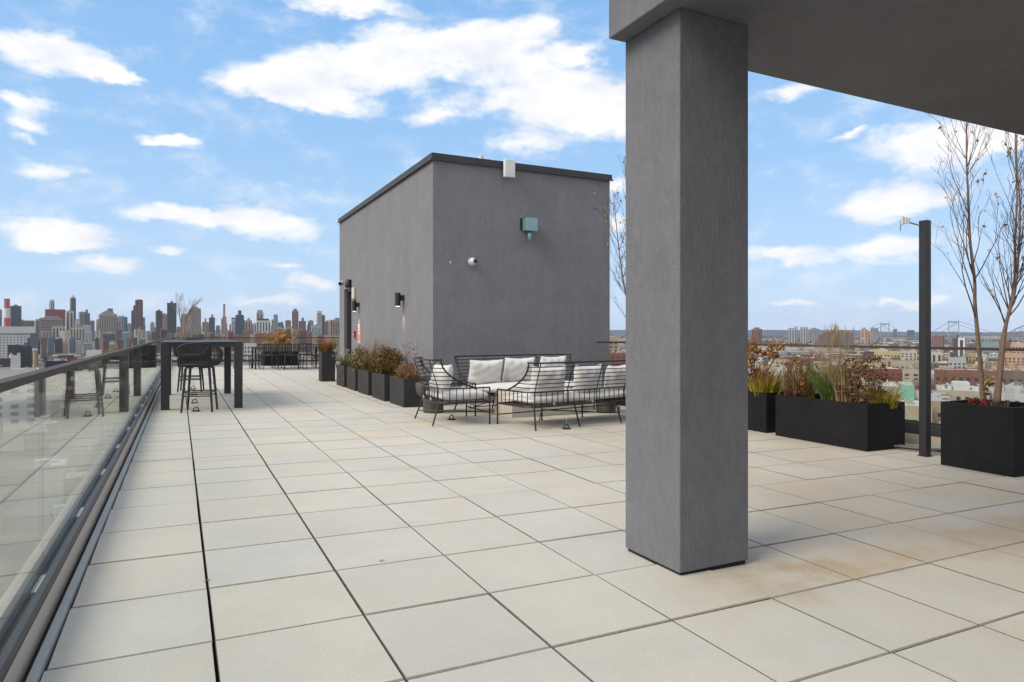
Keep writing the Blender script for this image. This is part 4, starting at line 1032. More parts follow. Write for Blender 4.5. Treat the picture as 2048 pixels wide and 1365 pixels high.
def grow(mb, p, d, ln, r, lev, rr, tips):
    n = 6; pts = [p]; rs = [r]; dd = d.copy()
    for k in range(n):
        dd = (dd+Vector((rr.gauss(0, .09), rr.gauss(0, .09), .085))).normalized(); pts.append(pts[-1]+dd*ln/n); rs.append(max(r*(1-.8*(k+1)/n), .0013))
        if lev < 2 and k >= 1 and rr.random() < (.75 if lev == 0 else .5):
            a = Vector((rr.gauss(0, 1), rr.gauss(0, 1), rr.gauss(0, .5))).normalized()
            grow(mb, pts[-1], (dd+a*.55).normalized(), ln*rr.uniform(.25, .5), max(rs[-1]*.7, .0014), lev+1, rr, tips)
        if k > 2: tips.append((pts[-1], dd))
    mb.tube(pts, rs, 5 if lev == 0 else 4, False); tips.append((pts[-1], dd))
r2 = random.Random(5)
tree('birch_tree', 'slender leafless birch with one red-brown stem in the square planter', 'tree',
     [[px(1966, 808, 6.85), px(1962, 745, 6.85), px(1957, 690, 6.83), px(1950, 610, 6.82), px(1949, 560, 6.8), px(1940, 480, 6.8), px(1937, 400, 6.8), px(1933, 320, 6.82), px(1933, 235, 6.85), px(1930, 150, 6.85)]],
     .027, 30, 1.1, 60, r2, 'bare birches in planters', M['bark'], M['twig'], .26, 1.15, .045)
tree('birch_tree', 'bare birch with two twisted stems at the right edge of the square planter', 'tree',
     [[px(1990, 808, 6.75), px(1999, 730, 6.75), px(2005, 680, 6.75), px(2021, 610, 6.75), px(2029, 560, 6.75), px(2030, 480, 6.75), px(2034, 400, 6.75), px(2031, 310, 6.75), px(2030, 200, 6.75)],
      [px(1996, 808, 6.68), px(2004, 720, 6.68), px(2012, 650, 6.68), px(2028, 590, 6.68), px(2036, 520, 6.66), px(2040, 420, 6.65), px(2033, 300, 6.65), px(2040, 200, 6.65)]],
     .025, 25, 1.0, 60, r2, 'bare birches in planters', M['bark'], M['twig'], .30, 1.2, .045)
b0 = Vector((7.42, 9.75, zf(7.4, 9.8)+.5))
tree('birch_tree', 'thin birch with golden leaves reaching out between the bulkhead and the pillar', 'tree',
     [[b0, b0+Vector((-.03, 0, .7)), b0+Vector((-.10, .02, 1.4)), b0+Vector((-.22, .0, 2.2)), b0+Vector((-.3, .0, 3.0)), b0+Vector((-.36, 0, 3.8))],
      [b0+Vector((.05, 0, 0)), b0+Vector((-.1, .0, .8)), b0+Vector((-.38, -.02, 1.6)), b0+Vector((-.52, -.02, 2.4)), b0+Vector((-.58, 0, 3.1))]],
     .026, 30, 1.15, 150, r2, 'bare birches in planters', M['bark'], M['twig'], .22, .95, .05)
b0 = Vector(px(362, 735, 22.7)); b0.z = zf(.5, 25)+.65
tree('bare_tree', 'pale leafless tree rising behind the bar table against the skyline', 'tree',
     [[b0, b0+Vector((.02, 0, .5)), b0+Vector((-.02, 0, .9)), b0+Vector((-.06, 0, 1.25)), b0+Vector((-.05, 0, 1.6))],
      [b0+Vector((.12, .05, 0)), b0+Vector((.12, .05, .7)), b0+Vector((.18, .02, 1.05)), b0+Vector((.32, 0, 1.3)), b0+Vector((.5, 0, 1.5))]],
     .030, 30, .62, 0, r2, None, M['bark_pale'], M['bark_pale'], .40, .95)

for o in bpy.data.objects:
    if o.parent and o.type == 'MESH' and o.name.split('.')[0] in ('seed_heads', 'blades', 'green_blades', 'foliage', 'leaves', 'plumes', 'stalks', 'tips', 'trailing_blades', 'flower_heads', 'branches', 'stems'): o['kind'] = 'stuff'
# ================================================================== CITY
GZ = -42.0
b = MB(); ring = 64
for k in range(ring):
    a0, a1 = 2*math.pi*k/ring, 2*math.pi*(k+1)/ring
    prev = None
    for r0_, r1_ in ((0, 400), (400, 1500), (1500, 5000), (5000, 12000)):
        if r0_ == 0: b.tri((0, 0, GZ), (r1_*math.cos(a0), r1_*math.sin(a0), GZ), (r1_*math.cos(a1), r1_*math.sin(a1), GZ))
        else: b.quad((r0_*math.cos(a0), r0_*math.sin(a0), GZ), (r1_*math.cos(a0), r1_*math.sin(a0), GZ), (r1_*math.cos(a1), r1_*math.sin(a1), GZ), (r0_*math.cos(a1), r0_*math.sin(a1), GZ))
ground = tag(b.build('ground', mat('city_ground', (.085, .075, .066), .95, 0, (.17, .14, .115), .02, detail=10)), kind='structure')
# hills at the horizon
hm = mat('wooded_hills', (.040, .040, .044), .95, 0, (.065, .06, .058), .006, detail=8)
b = MB(); rh = random.Random(4); hp = []
for k in range(0, 220):
    a = YAW-1.15+2.3*k/219; ph = 3.2*math.sin(a*9+1)+2.0*math.sin(a*23)+1.2*math.sin(a*61+2)+rh.uniform(-.5, .5)
    top = EYE+(3.4+ph*.55)*9000/F; D_ = 9000
    hp.append((Vector((math.sin(a)*(D_-900), math.cos(a)*(D_-900), GZ)), Vector((math.sin(a)*D_, math.cos(a)*D_, top)), Vector((math.sin(a)*(D_+1600), math.cos(a)*(D_+1600), GZ))))
for p, q in zip(hp[:-1], hp[1:]): b.quad(p[0], q[0], q[1], p[1]); b.quad(p[1], q[1], q[2], p[2])
tag(b.build('hills', hm, smooth=True), kind='structure')

FC = {}
def facade(c):
    if c not in FC:
        FC[c] = mat('facade', c, .88, 0, tuple(min(1, k*.82) for k in c), .06, spec=.2, detail=5)
    return FC[c]
WD = mat('window_dark', (.035, .038, .042), .35)
WB = mat('window_blue', (.06, .085, .11), .3)
WL = mat('window_mid', (.11, .115, .12), .4)
ROOFS = [mat('roof_pale', (.40, .39, .37), .9, 0, (.30, .29, .28), .3), mat('roof_grey', (.16, .155, .15), .9, 0, (.22, .21, .2), .3), mat('roof_white', (.52, .52, .50), .9, 0, (.42, .42, .41), .3), mat('roof_tar', (.06, .058, .056), .9)]
DD = [1000]
def windows(mb, W, Dp, z0, z1, style, cx=0, rr=R, front_only=False, fl=None, cw=None):
    H = z1-z0
    if H < 3: return
    fl = fl or max(3.3, DD[0]/F*3.6); ncol = cw and max(1, int(W/cw)) or min(16, max(2, int(W/max(3.7, DD[0]/F*4.4))))
    faces = [((cx-W/2, -Dp/2-.12), (1, 0), W, ncol)]
    if not front_only:
        nside = min(9, max(1, int(Dp/max(4.2, DD[0]/F*5)))); faces += [((cx-W/2-.12, Dp/2), (0, -1), Dp, nside), ((cx+W/2+.12, -Dp/2), (0, 1), Dp, nside)]
    for (ox, oy), (dx, dy), L_, nc in faces:
        p = L_/nc
        def q(a0, a1, c0, c1): mb.quad((ox+dx*a0, oy+dy*a0, c0), (ox+dx*a1, oy+dy*a1, c0), (ox+dx*a1, oy+dy*a1, c1), (ox+dx*a0, oy+dy*a0, c1))
        if style == 'vert':
            for i in range(nc): q(p*(i+.28), p*(i+.72), z0+fl, z1-fl*.7)
        elif style == 'horiz':
            k = 1
            while z0+fl*(k+1) < z1: q(L_*.03, L_*.97, z0+fl*k+fl*.35, z0+fl*k+fl*.85); k += 1
        elif style == 'grid':
            k = 0
            while z0+fl*(k+1) < z1-.4:
                for i in range(nc):
                    if rr.random() < .94: q(p*(i+.26), p*(i+.74), z0+fl*k+fl*.28, z0+fl*k+fl*.82)
                k += 1
        elif style == 'zig':
            k = 0
            while z0+fl*(k+1) < z1:
                for i in range(nc):
                    o_ = .2 if (k//2+i) % 2 else .45
                    q(p*(i+o_), p*(i+o_+.4), z0+fl*k, z0+fl*k+fl*.85)
                k += 1
TOPS = []
def building(label, x0, x1, yt, D, col, style='grid', tiers=(), rot=None, name='tower', cat='tower', group=None, wm=None, dep=None, roof=1, yb=None, mech=True, fl=None, cw=None, cap=None, parapet_h=.0):
    """front x0..x1 and top yt in photo columns and rows at depth D; tiers: more (x0, x1, ytop) blocks of the same building"""
    xm = (x0+x1)/2; u = (xm-1024)/F; th = math.atan(u); k = D/F*math.cos(th)
    P = px(xm, HY, D); P.z = GZ
    rot = R.uniform(-.3, .3) if rot is None else rot
    az = YAW+th
    t = thing(name, label, cat, P, -az+rot, group)
    dep = dep or min(max((x1-x0)*k*.7, 9), 34)
    cr_, sr = math.cos(rot), abs(math.sin(rot))
    body = MB(); win = MB(); rf = MB(); clut = MB(); DD[0] = D
    first = True
    for (a, c, y) in ((x0, x1, yt),)+tuple(tiers):
        Wp = (c-a)*k; W = max((Wp-dep*sr)/cr_, Wp*.55); dp = dep if first else min(dep, max(W*.9, 5))*.96
        cx = ((a+c)/2-xm)*k*cr_; H = EYE-(y-HY)*D/F-GZ
        body.box(cx-W/2, cx+W/2, -dp/2+(0 if first else .2), dp/2-(0 if first else .2), 0, H)
        windows(win, W, dp, (2.5 if D < 900 else max(0, H-140)), H-1.0, style, cx, fl=fl, cw=cw)
        if D < 1300:
            ph_ = .9; e = .35
            for q in ((cx-W/2, cx+W/2, -dp/2, -dp/2+e), (cx-W/2, cx+W/2, dp/2-e, dp/2), (cx-W/2, cx-W/2+e, -dp/2+e, dp/2-e), (cx+W/2-e, cx+W/2, -dp/2+e, dp/2-e)): body.box(*q, H+.001, H+ph_)
            rf.box(cx-W/2+e, cx+W/2-e, -dp/2+e, dp/2-e, H+.002, H+.25)
        else: rf.box(cx-W/2+.5, cx+W/2-.5, -dp/2+.7, dp/2-.7, H+.002, H+1.2)
        if D < 720:                                    # roof clutter: stair heads, skylights, air units, chimneys
            for _ in range(int(3+W/4)):
                a_, c_ = cx+R.uniform(-.42, .42)*W, R.uniform(-.38, .38)*dp; s_ = R.choice([.5, .7, 1.0, 1.3, 1.8]); hh_ = R.choice([.5, .8, 1.2, 2.2])
                clut.box(a_-s_, a_+s_, c_-s_*.7, c_+s_*.7, H+.26, H+.26+hh_)
            for _ in range(int(W/7)): a_ = cx+R.uniform(-.45, .45)*W; clut.box(a_-.3, a_+.3, dp/2-1.2, dp/2-.5, H+.26, H+2.0)
        if mech and W > 6:
            q = R.uniform(-.2, .2)*W; rf.box(cx+q-W*.17, cx+q+W*.17, -dp*.2, dp*.2, H+.26, H+R.uniform(2.4, 4.5))
        first = False
    body.build('wall', facade(col), t)
    if win.f: tag(win.build('windows', wm or WD, t), kind='stuff')
    rf.build('roof', ROOFS[roof], t)
    if clut.f: tag(clut.build('roof_units', ROOFS[R.choice([0, 1, 2, 2])], t), kind='stuff')
    if cap: cap(t, k, H, dep)
    TOPS.append((P.x, P.y, max((x1-x0)*k, dep)*.6)); return t
C = dict(cream=(.50, .46, .38), white=(.62, .61, .58), beige=(.42, .36, .28), tan=(.36, .28, .20), brown=(.19, .125, .095), red=(.21, .10, .075), dred=(.24, .07, .055), grey=(.25, .25, .25), dark=(.075, .078, .085),
         blue=(.14, .17, .21), teal=(.20, .27, .29), pink=(.38, .27, .23), lgrey=(.42, .42, .42), gold=(.44, .30, .12), yellow=(.52, .43, .22), peach=(.50, .33, .22), green=(.20, .42, .32), dbrown=(.11, .08, .07), pgrn=(.42, .46, .42))
# ---- left: the far towers
def chimney():
    D = 2200; k = D/F; P = px(14, HY, D); P.z = GZ
    t = thing('power_station_chimney', 'red and white banded power station chimney at the left edge', 'chimney', P)
    ys = [(598, 605, 1), (605, 617, 1), (617, 636, 0), (636, 690, 1)]
    mr_, mw = mat('chimney_red', (.42, .07, .08), .8), mat('chimney_white', (.62, .60, .58), .8)
    for y0, y1, r_ in ys:
        za, zb = EYE-(y1-HY)*D/F-GZ, EYE-(y0-HY)*D/F-GZ
        rr0 = 4.6*k*(1+.0025*(y0-598)); rr1 = 4.6*k*(1+.0025*(y1-598))
        MB().lathe([(rr1, max(za, 0)), (rr0+(.6 if y0 == 598 else 0), zb)], (0, 0, 0), 20).build('band', mr_ if r_ else mw, t, False)
chimney()
B = building
B('dark flat slab tower right of the striped chimney', 20, 43, 613, 2500, C['dark'], 'horiz', ((27, 36, 610.5),), rot=.1, mech=False)
B('brown stepped block low behind the dark slab by the chimney', 20, 70, 642, 2700, C['brown'], 'grid')
B('grey slender tower cut by the left frame edge beside the chimney', -8, 4, 620, 2600, C['pink'], 'grid')
B('pale slender tower with darker side rising behind the red-topped block', 98, 109, 602, 3600, C['pgrn'], 'vert', rot=.45, mech=False, cap=lambda t, k, H, d: MB().lathe([(5*k*.9, 0), (4*k, 5), (1.5*k, 9)], (0, 0, H+.002), 12).build('crown', facade(C['pgrn']), t))
B('broad block with a dark red top floor among the left towers', 90, 131, 620, 2600, C['dred'], 'sparse', ((125, 131, 622),), rot=.05, mech=False)
B('wide tan terraced block below the red-topped one', 78, 125, 637, 2350, C['tan'], 'horiz', ((88, 118, 633), (70, 80, 640)), rot=.08, mech=False)
B('dark brown tower with pointed crown, tallest of the left group', 140, 152, 597, 3300, C['dbrown'], 'vert', rot=.4, mech=False, cap=lambda t, k, H, d: MB().lathe([(4.5*k, 0), (4*k, 8), (2*k, 14), (.4*k, 17)], (0, 0, H+.002), 8).build('crown', facade(C['lgrey']), t))
B('cream tower standing in front of the pointed dark one', 132, 148, 623, 2400, C['cream'], 'vert', rot=-.1)
B('narrow white tower with bright edges right of the cream one', 150, 158, 640, 2300, C['white'], 'grid')
B('flat grey glass tower between the white one and the brown one', 157, 172, 625, 2800, C['grey'], 'grid', wm=WB)
B('brown tower with a small penthouse right of the grey glass one', 169, 180, 627, 2700, C['brown'], 'grid', ((171, 176, 620),), mech=False)
B('grey block with pale roof in front of the brown penthouse tower', 165, 182, 652, 2000, C['lgrey'], 'sparse', roof=2)
B('white and dark striped housing block, left one of the row', 104, 131, 654, 1900, C['cream'], 'vert', ((108, 126, 652),), rot=.05)
B('white and dark striped housing block, right one of the row', 141, 170, 656, 1900, C['cream'], 'vert', ((146, 165, 653.5),), rot=-.05)
B('rose brick housing block left of the striped ones', 83, 104, 662, 1850, C['pink'], 'vert', rot=.1, wm=WL)
B('beige narrow slab between the striped housing blocks', 131, 143, 661, 1800, C['beige'], 'sparse')
B('white stepped building descending in front of the striped blocks', 120, 130, 663, 1600, C['white'], 'sparse', ((112, 122, 676), (106, 114, 688)), mech=False, roof=2)
B('grey white slab with fine grid near the striped blocks', 170, 185, 662, 1850, C['lgrey'], 'grid')
B('large beige stepped tower with vertical ribs left of centre', 197, 234, 629, 2300, C['beige'], 'vert', ((202, 228, 625.5), (207, 224, 623), (192, 240, 640)), rot=.12, cw=5, mech=False)
B('blue grey rooftop tower peeping over the beige ribbed one', 214, 226, 618, 2700, C['teal'], 'grid', mech=False)
B('pale narrow tower right of the beige ribbed one', 233, 243, 634, 2400, C['lgrey'], 'grid')
B('dark grey small tower behind the pale narrow one', 241, 248, 633, 2900, C['grey'], 'vert')
B('slim blue grey tower with a stepped top before the red tower', 247, 255, 635, 2800, C['blue'], 'grid')
B('tall red brick tower with a lower shoulder on its left', 270, 286, 601, 2600, C['red'], 'vert', ((266, 272, 612), (262, 267, 622), (274, 284, 600)), rot=.1, mech=False)
B('dark thin slab directly right of the tall red tower', 284, 290, 636, 3000, C['dark'], 'sparse')
B('cream block with white stripes under the red tower', 268, 289, 660, 1850, C['cream'], 'grid', ((276, 282, 656),))
B('teal glass office block below the red tower', 244, 264, 666, 1700, C['teal'], 'sparse', rot=.05, roof=2)
B('blue grey low block with pale roof left of the teal one', 205, 231, 667, 1750, C['blue'], 'horiz', roof=2)
B('rust red narrow block left of the teal office', 235, 244, 661, 1900, C['dred'], 'grid')
B('tan narrow wall slab standing before the ribbed tower', 197, 205, 661, 1700, C['tan'], 'sparse')
B('pale tower half hidden left of the twin grey ones', 300, 309, 646, 2600, C['lgrey'], 'grid')
B('grey brown tower with a ribbed front left of the dark slab', 311, 325, 623, 2300, C['dbrown'], 'vert', ((314, 321, 620.5),), rot=.2, mech=False)
B('rose brown tower side by side with the grey brown one', 323, 334, 629, 2500, C['pink'], 'grid', rot=.2)
B('tall dark slab tower with flat top near the bare tree', 334, 353, 607, 2100, C['dark'], 'vert', ((341, 346, 603.5),), rot=.04, mech=False)
B('pale residential tower with zigzag windows behind the bare tree', 378, 402, 618, 1800, C['beige'], 'zig', ((376, 383, 623), (386, 397, 614.5)), rot=.15, cw=3, mech=False)
B('pink tower partly hidden by the bare tree', 362, 379, 630, 2400, C['pink'], 'grid')
B('small beige tower with a rounded cap right of the zigzag one', 404, 417, 645, 2500, C['tan'], 'grid', ((409, 413, 638),), mech=False)
B('dark tower with stepped top left of the tall thin stack', 418, 430, 636, 2400, C['dark'], 'vert', ((422, 427, 630),), mech=False)
B('tall thin tan chimney-like tower on a wider base', 446, 450.5, 609, 2600, C['tan'], 'sparse', ((444.5, 453, 634), (442, 449, 639)), rot=.1, mech=False)
B('white ribbed tower with a red roof', 462, 472, 639, 2500, C['white'], 'vert', mech=False, cap=lambda t, k, H, d: MB().box(-4*k, 4*k, -d*.3, d*.3, H+1.3, H+6).build('red_top', facade(C['dred']), t))
B('blue black glass tower with a narrower upper block', 471, 488, 631, 2200, C['dark'], 'grid', ((476, 483, 622),), rot=.05, wm=WB, mech=False)
B('beige rounded tower right of the blue black one', 490, 504, 642, 2300, C['tan'], 'vert', ((494, 501, 637.5),), mech=False)
B('pinkish domed tower rising behind the big white block', 513, 527, 626, 3000, C['pink'], 'vert', ((514.5, 525.5, 621),), mech=False)
B('big white ribbed block with a dark roof crown', 512, 541, 642, 2000, C['white'], 'vert', rot=.05, cw=7, mech=False, cap=lambda t, k, H, d: MB().box(-11*k, 11*k, -d*.4, d*.4, H+1.3, H+6).build('crown', facade(C['dark']), t))
B('white lower podium block before the ribbed one', 508, 548, 666.5, 1750, C['white'], 'vert', rot=.03, cw=8, wm=WL, roof=2)
B('dark grey tower right of the white crown block', 543, 556, 640, 2500, C['grey'], 'grid', ((547, 556, 630),), wm=WB, mech=False)
B('blue grey lower tower beside the dark grey one', 555, 567, 646, 2600, C['blue'], 'grid')
B('ornate golden block with arched openings, left wing', 552, 568, 657, 1800, C['gold'], 'grid', ((555, 564, 654.5),), cw=6, fl=6, mech=False)
B('ornate golden block with arched openings, right wing', 570, 586, 656.5, 1790, C['gold'], 'grid', ((574, 584, 654),), cw=6, fl=6, mech=False)
B('tall brown brick tower with rounded shoulders', 584, 597, 623, 2400, C['brown'], 'grid', ((586.5, 594, 618.5),), mech=False)
B('brown blocky tower right of the tall brown one', 597.5, 612, 643, 2500, C['brown'], 'grid', ((603, 608, 636.5),), mech=False)
B('small brick tower with red top by the crane', 614, 622, 651, 2400, C['red'], 'vert', ((616, 621, 646),), mech=False)
B('white balconied tower, tallest of the right end', 633, 644, 623, 2300, C['white'], 'horiz', rot=.25, mech=False)
B('dark narrow tower attached right of the white balconied one', 643.5, 650, 631, 2350, C['dbrown'], 'vert', mech=False)
B('pale lattice block under the crane arm', 622, 641, 653, 2000, C['lgrey'], 'zig', cw=4)
B('tan tower at the right end beside the bulkhead', 657, 684, 641, 2100, C['tan'], 'vert', ((668, 690, 637),), mech=False)
B('dark topped brown tower left of the end tan tower', 650, 660, 644, 2600, C['brown'], 'grid')
t = thing('crane', 'construction crane jib between the towers at right', 'crane', px(628, 690, 2100)); t.location.z = GZ
MB().tube([(0, 0, 0), (0, 0, 66)], 1.0, 4).build('mast', facade(C['grey']), t); MB().tube([(0, 0, 62), (-9*math.cos(YAW), 0, 78)], .9, 4).build('jib', facade(C['grey']), t)
PEND0 = []
# mid-height red brick rows in front of the towers
rr = random.Random(21)
x = 292; k = 0
KIND = ['red', 'brown', 'dred', 'dbrown', 'pink', 'tan', 'brown', 'red']
while x < 690:
    w_ = rr.uniform(9, 20); y = rr.uniform(658, 672); c = C[rr.choice(KIND)]
    o_ = B('mid-rise brick housing block', x, x+w_, y, rr.uniform(1300, 1700), c, rr.choice(['grid', 'vert', 'grid']), name='brick_block', cat='housing block', group='brick housing blocks under the skyline', wm=rr.choice([WD, WL])); PEND0.append((o_, x+w_/2, c, 'mid-rise block below the towers')); x += w_*rr.uniform(.7, 1.15)
x = 70
while x < 292:
    w_ = rr.uniform(8, 17); y = rr.uniform(674, 686)
    c = C[rr.choice(['red', 'brown', 'tan', 'lgrey', 'white', 'beige', 'dbrown', 'blue'])]; o_ = B('low waterfront block', x, x+w_, y, rr.uniform(1150, 1450), c, rr.choice(['grid', 'vert', 'horiz']), name='low_block', cat='building', group='low blocks under the left skyline', wm=rr.choice([WD, WL])); PEND0.append((o_, x+w_/2, c, 'low block under the skyline')); x += w_*rr.uniform(.9, 1.6)
# distant shapes behind everything
x = 178
while x < 690:
    w_ = rr.uniform(5, 13)
    c = C[rr.choice(['grey', 'pink', 'brown', 'blue', 'lgrey', 'tan'])]; o_ = B('hazy distant tower', x, x+w_, rr.uniform(640, 656), rr.uniform(3300, 4200), c, rr.choice(['grid', 'vert']), name='far_tower', cat='tower', group='hazy far towers in the skyline gaps'); PEND0.append((o_, x+w_/2, c, 'hazy far tower in a skyline gap')); x += w_*rr.uniform(1.1, 2.2)
# ---- left: nearer buildings above the rail
B('big white factory-like building with rows of small square windows', -30, 71, 656, 900, C['white'], 'sparse', ((-30, 71, 655),), rot=0, name='hospital_block', cat='building', roof=2, dep=30, mech=False)
t = bpy.data.objects[[o.name for o in bpy.data.objects if o.name.startswith('hospital_block')][0]]
wn = MB(); kk = 900/F*math.cos(math.atan((20.5-1024)/F))
for i in range(15):
    for j in range(11):
        xx = (-49+i*7)*kk; zz = EYE-(674+j*5.4-HY)*900/F-GZ
        wn.box(xx, xx+2.6*kk, -15.2, -14.95, zz-2.4*kk, zz)
tag(wn.build('windows', WD, t), kind='stuff')
MB().box(-50*kk, 49*kk, -15.25, -15.0, EYE-(668.5-HY)*900/F-GZ-1.1, EYE-(668.5-HY)*900/F-GZ+1.1).build('louver_band', facade(C['grey']), t)
B('dark blue grid-fronted building stepping up against the white block', 60, 76, 668, 850, C['blue'], 'grid', ((54, 62, 678), (48, 56, 687)), rot=.05, wm=WL, cw=5, name='office_block', cat='building', mech=False)
B('charcoal windowless shed block below the white building', 15, 40, 692, 640, C['dark'], 'vert', ((39, 64, 695),), rot=.05, name='shed_block', cat='building', mech=False)
B('small orange-tan building at the corner of the charcoal sheds', 66, 73, 703, 620, C['gold'], 'sparse', name='corner_house', cat='house', mech=False)
B('plain white building with blank wall beside the billboard', 18, 41, 715, 380, C['white'], 'sparse', rot=.05, name='white_building', cat='building', roof=2, mech=False)
B('white low building with a few windows just above the rail', -20, 78, 742, 300, C['white'], 'grid', rot=.02, name='white_building', cat='building', roof=0, mech=False, cw=5)
B('navy long shed with white roof ribs above the rail', 88, 140, 724, 520, (.05, .05, .08), 'sparse', rot=.1, name='long_shed', cat='building', roof=2, mech=False)
B('white flat industrial roof amid the autumn trees', 172, 204, 702, 800, C['white'], 'sparse', rot=.0, name='white_building', cat='building', roof=2, mech=False)
B('low white arcade building seen between table and chairs', 488, 513, 688, 1000, C['white'], 'grid', rot=0, name='arcade_building', cat='building', roof=2, mech=False, cw=4, fl=6)
t = thing('billboard', 'black framed roadside billboard at the left edge above the rail', 'billboard', px(8, 740, 330)); t.location.z = GZ
_z = lambda y: EYE-(y-HY)*330/F-GZ
MB().box(-4, 2.6, -.3, .3, _z(731), _z(717)).build('panel', facade(C['dark']), t)
b = MB()
for q in range(3): b.tube([(-3+2.6*q, 0, 0), (-3+2.6*q, 0, _z(731))], .25, 5); 
b.tube([(-3, .3, _z(743)), (2, .3, _z(731))], .2, 5); b.build('frame', facade(C['dbrown']), t)
# ---- right: hero buildings
B('red brick slab tower left of the grey twins', 1503, 1524, 659, 2300, C['red'], 'vert', ((1507, 1520, 656),), mech=False)
B('grey glass twin slab, left one', 1576, 1594, 657, 2500, C['lgrey'], 'vert', ((1588, 1596, 654),), rot=.15, wm=WB, mech=False)
B('grey glass twin slab, right one', 1600, 1616, 655, 2450, C['lgrey'], 'vert', rot=.15, wm=WB, mech=False)
B('dark mauve block right of the grey twins', 1617, 1640, 659, 2900, C['grey'], 'grid', ((1622, 1634, 657),))
B('very wide brown hall-like block with vertical ribs and sloping ends', 1660, 1690, 662, 1500, C['brown'], 'vert', ((1644, 1706, 667), (1636, 1652, 671), (1652, 1698, 664)), rot=.02, cw=3.4, wm=WL, mech=False)
B('small tan tower standing above the wide brown hall', 1668, 1676, 652, 2300, C['cream'], 'sparse', mech=False)
B('tan stepped apartment tower by the bridge', 1720, 1736, 660, 2100, C['peach'], 'grid', ((1724, 1732, 656.5), (1736, 1745, 665)), mech=False)
B('dark bushy-roofed tower left of the bridge tower', 1741, 1757, 657, 2700, C['grey'], 'grid')
B('small dark block on the horizon between the bridge towers', 1814, 1829, 661, 3300, C['blue'], 'horiz', mech=False)
B('low dark block right of the farther bridge tower', 1786, 1794, 659, 3500, C['blue'], 'grid', mech=False)
B('red brick wide block right of the black post', 1864, 1889, 673, 1300, C['red'], 'vert', ((1871, 1881, 669),), wm=WL)
B('black and white cubic block in front of the near bridge tower', 1905, 1913, 678, 1150, C['dark'], 'sparse', ((1913, 1931, 676), (1913, 1918, 672)), mech=False, rot=0)
B('white block with black stripe windows beside the black cube', 1916, 1930, 676.5, 1100, C['white'], 'vert', rot=0, cw=6)
B('long flat teal warehouse behind the birch stems', 1957, 1998, 684, 1150, C['teal'], 'sparse', rot=.02, name='warehouse', cat='warehouse', roof=1, mech=False)
B('large peach apartment block at the right frame edge', 2005, 2075, 708, 760, C['peach'], 'grid', ((2022, 2075, 700),), rot=.05, name='apartment_block', cat='apartment block', roof=1)
B('pale peach block behind the large peach one', 2020, 2075, 687, 1000, C['peach'], 'grid', rot=.1, name='apartment_block', cat='apartment block')
B('red and rose brick factory right of the teal warehouse', 1985, 2024, 680, 1400, C['red'], 'grid', name='factory', cat='factory')
B('cream apartment block with a bay front left of the black post', 1800, 1834, 703, 900, C['cream'], 'grid', ((1806, 1816, 700), (1822, 1830, 700)), rot=.05, name='apartment_block', cat='apartment block', cw=4.5)
B('pale yellow blank-walled block left of the cream bay-fronted one', 1738, 1800, 704, 930, C['yellow'], 'grid', ((1745, 1775, 700),), rot=.05, name='apartment_block', cat='apartment block', roof=2)
B('brown roofed box in the yellow block row', 1727, 1748, 705, 900, C['dbrown'], 'sparse', rot=.05, name='roof_house', cat='building')
B('bright yellow terrace row with small dark windows', 1700, 1776, 724, 690, C['yellow'], 'grid', rot=.06, name='row_house', cat='terrace row', roof=1, cw=4.4, mech=False)
B('tan terrace row with arched windows right of the yellow row', 1778, 1860, 723, 700, C['beige'], 'grid', rot=.03, name='row_house', cat='terrace row', roof=1, cw=4.4, mech=False)
B('cream striped apartment block right of the black post', 1862, 1884, 705, 850, C['cream'], 'vert', rot=.05, name='apartment_block', cat='apartment block', cw=4.6)
B('pale grey shed with pitched dark roof behind the brick row', 1896, 1932, 717, 700, C['lgrey'], 'grid', rot=.05, name='shed', cat='shed', roof=3, mech=False)
B('ochre house half hidden by the left birch stem', 1936, 1952, 708, 800, C['gold'], 'grid', rot=.05, name='house', cat='house')
B('white house block between the two birch stems', 1958, 1976, 717, 720, C['white'], 'grid', name='house', cat='house', roof=2)
B('long brown-red brick terrace with dark windows behind the birches', 1866, 1990, 741, 500, C['red'], 'grid', rot=.03, name='row_house', cat='terrace row', roof=2, cw=4.5, fl=4.4, mech=False)
B('brown brick terrace continuing to the right frame edge', 1996, 2080, 743, 490, C['brown'], 'grid', rot=.05, name='row_house', cat='terrace row', roof=2, cw=4.5, fl=4.0, mech=False)
B('dark red brick terrace behind the feather grass', 1690, 1801, 738, 540, C['dred'], 'grid', rot=.05, name='row_house', cat='terrace row', roof=2, mech=False)
B('tan brick terrace between the red terrace and the post', 1803, 1858, 741, 520, C['beige'], 'grid', rot=.05, name='row_house', cat='terrace row', roof=2, cw=4.5, mech=False)
B('verdigris green metal-clad box on a roof left of the post', 1801, 1829, 774, 330, C['green'], 'sparse', rot=.05, name='green_shed', cat='shed', roof=2, mech=False, dep=8)
B('beige low building with pale roof below the green box', 1786, 1862, 808, 312, C['beige'], 'grid', dep=40, rot=.04, name='low_building', cat='building', roof=2, mech=False)
B('tan low building right of the green box', 1826, 1905, 794, 350, C['tan'], 'grid', dep=70, rot=.03, name='low_building', cat='building', roof=0, mech=False)
B('long low white-roofed building above the square planter', 1868, 1975, 779, 385, C['beige'], 'grid', dep=46, rot=.04, name='low_building', cat='building', roof=2, mech=True)
B('pale grey low building with a pitched light at far right', 1975, 2080, 785, 368, C['lgrey'], 'grid', dep=56, rot=.05, name='low_building', cat='building', roof=0, mech=True)
B('low building with blue-white roof behind the arching grass', 1700, 1800, 770, 405, C['beige'], 'grid', dep=46, rot=.05, name='low_building', cat='building', roof=2, mech=True)
B('tan brick block glimpsed between bulkhead and pillar', 1200, 1236, 676, 600, C['tan'], 'grid', rot=0, name='apartment_block', cat='apartment block', mech=False)
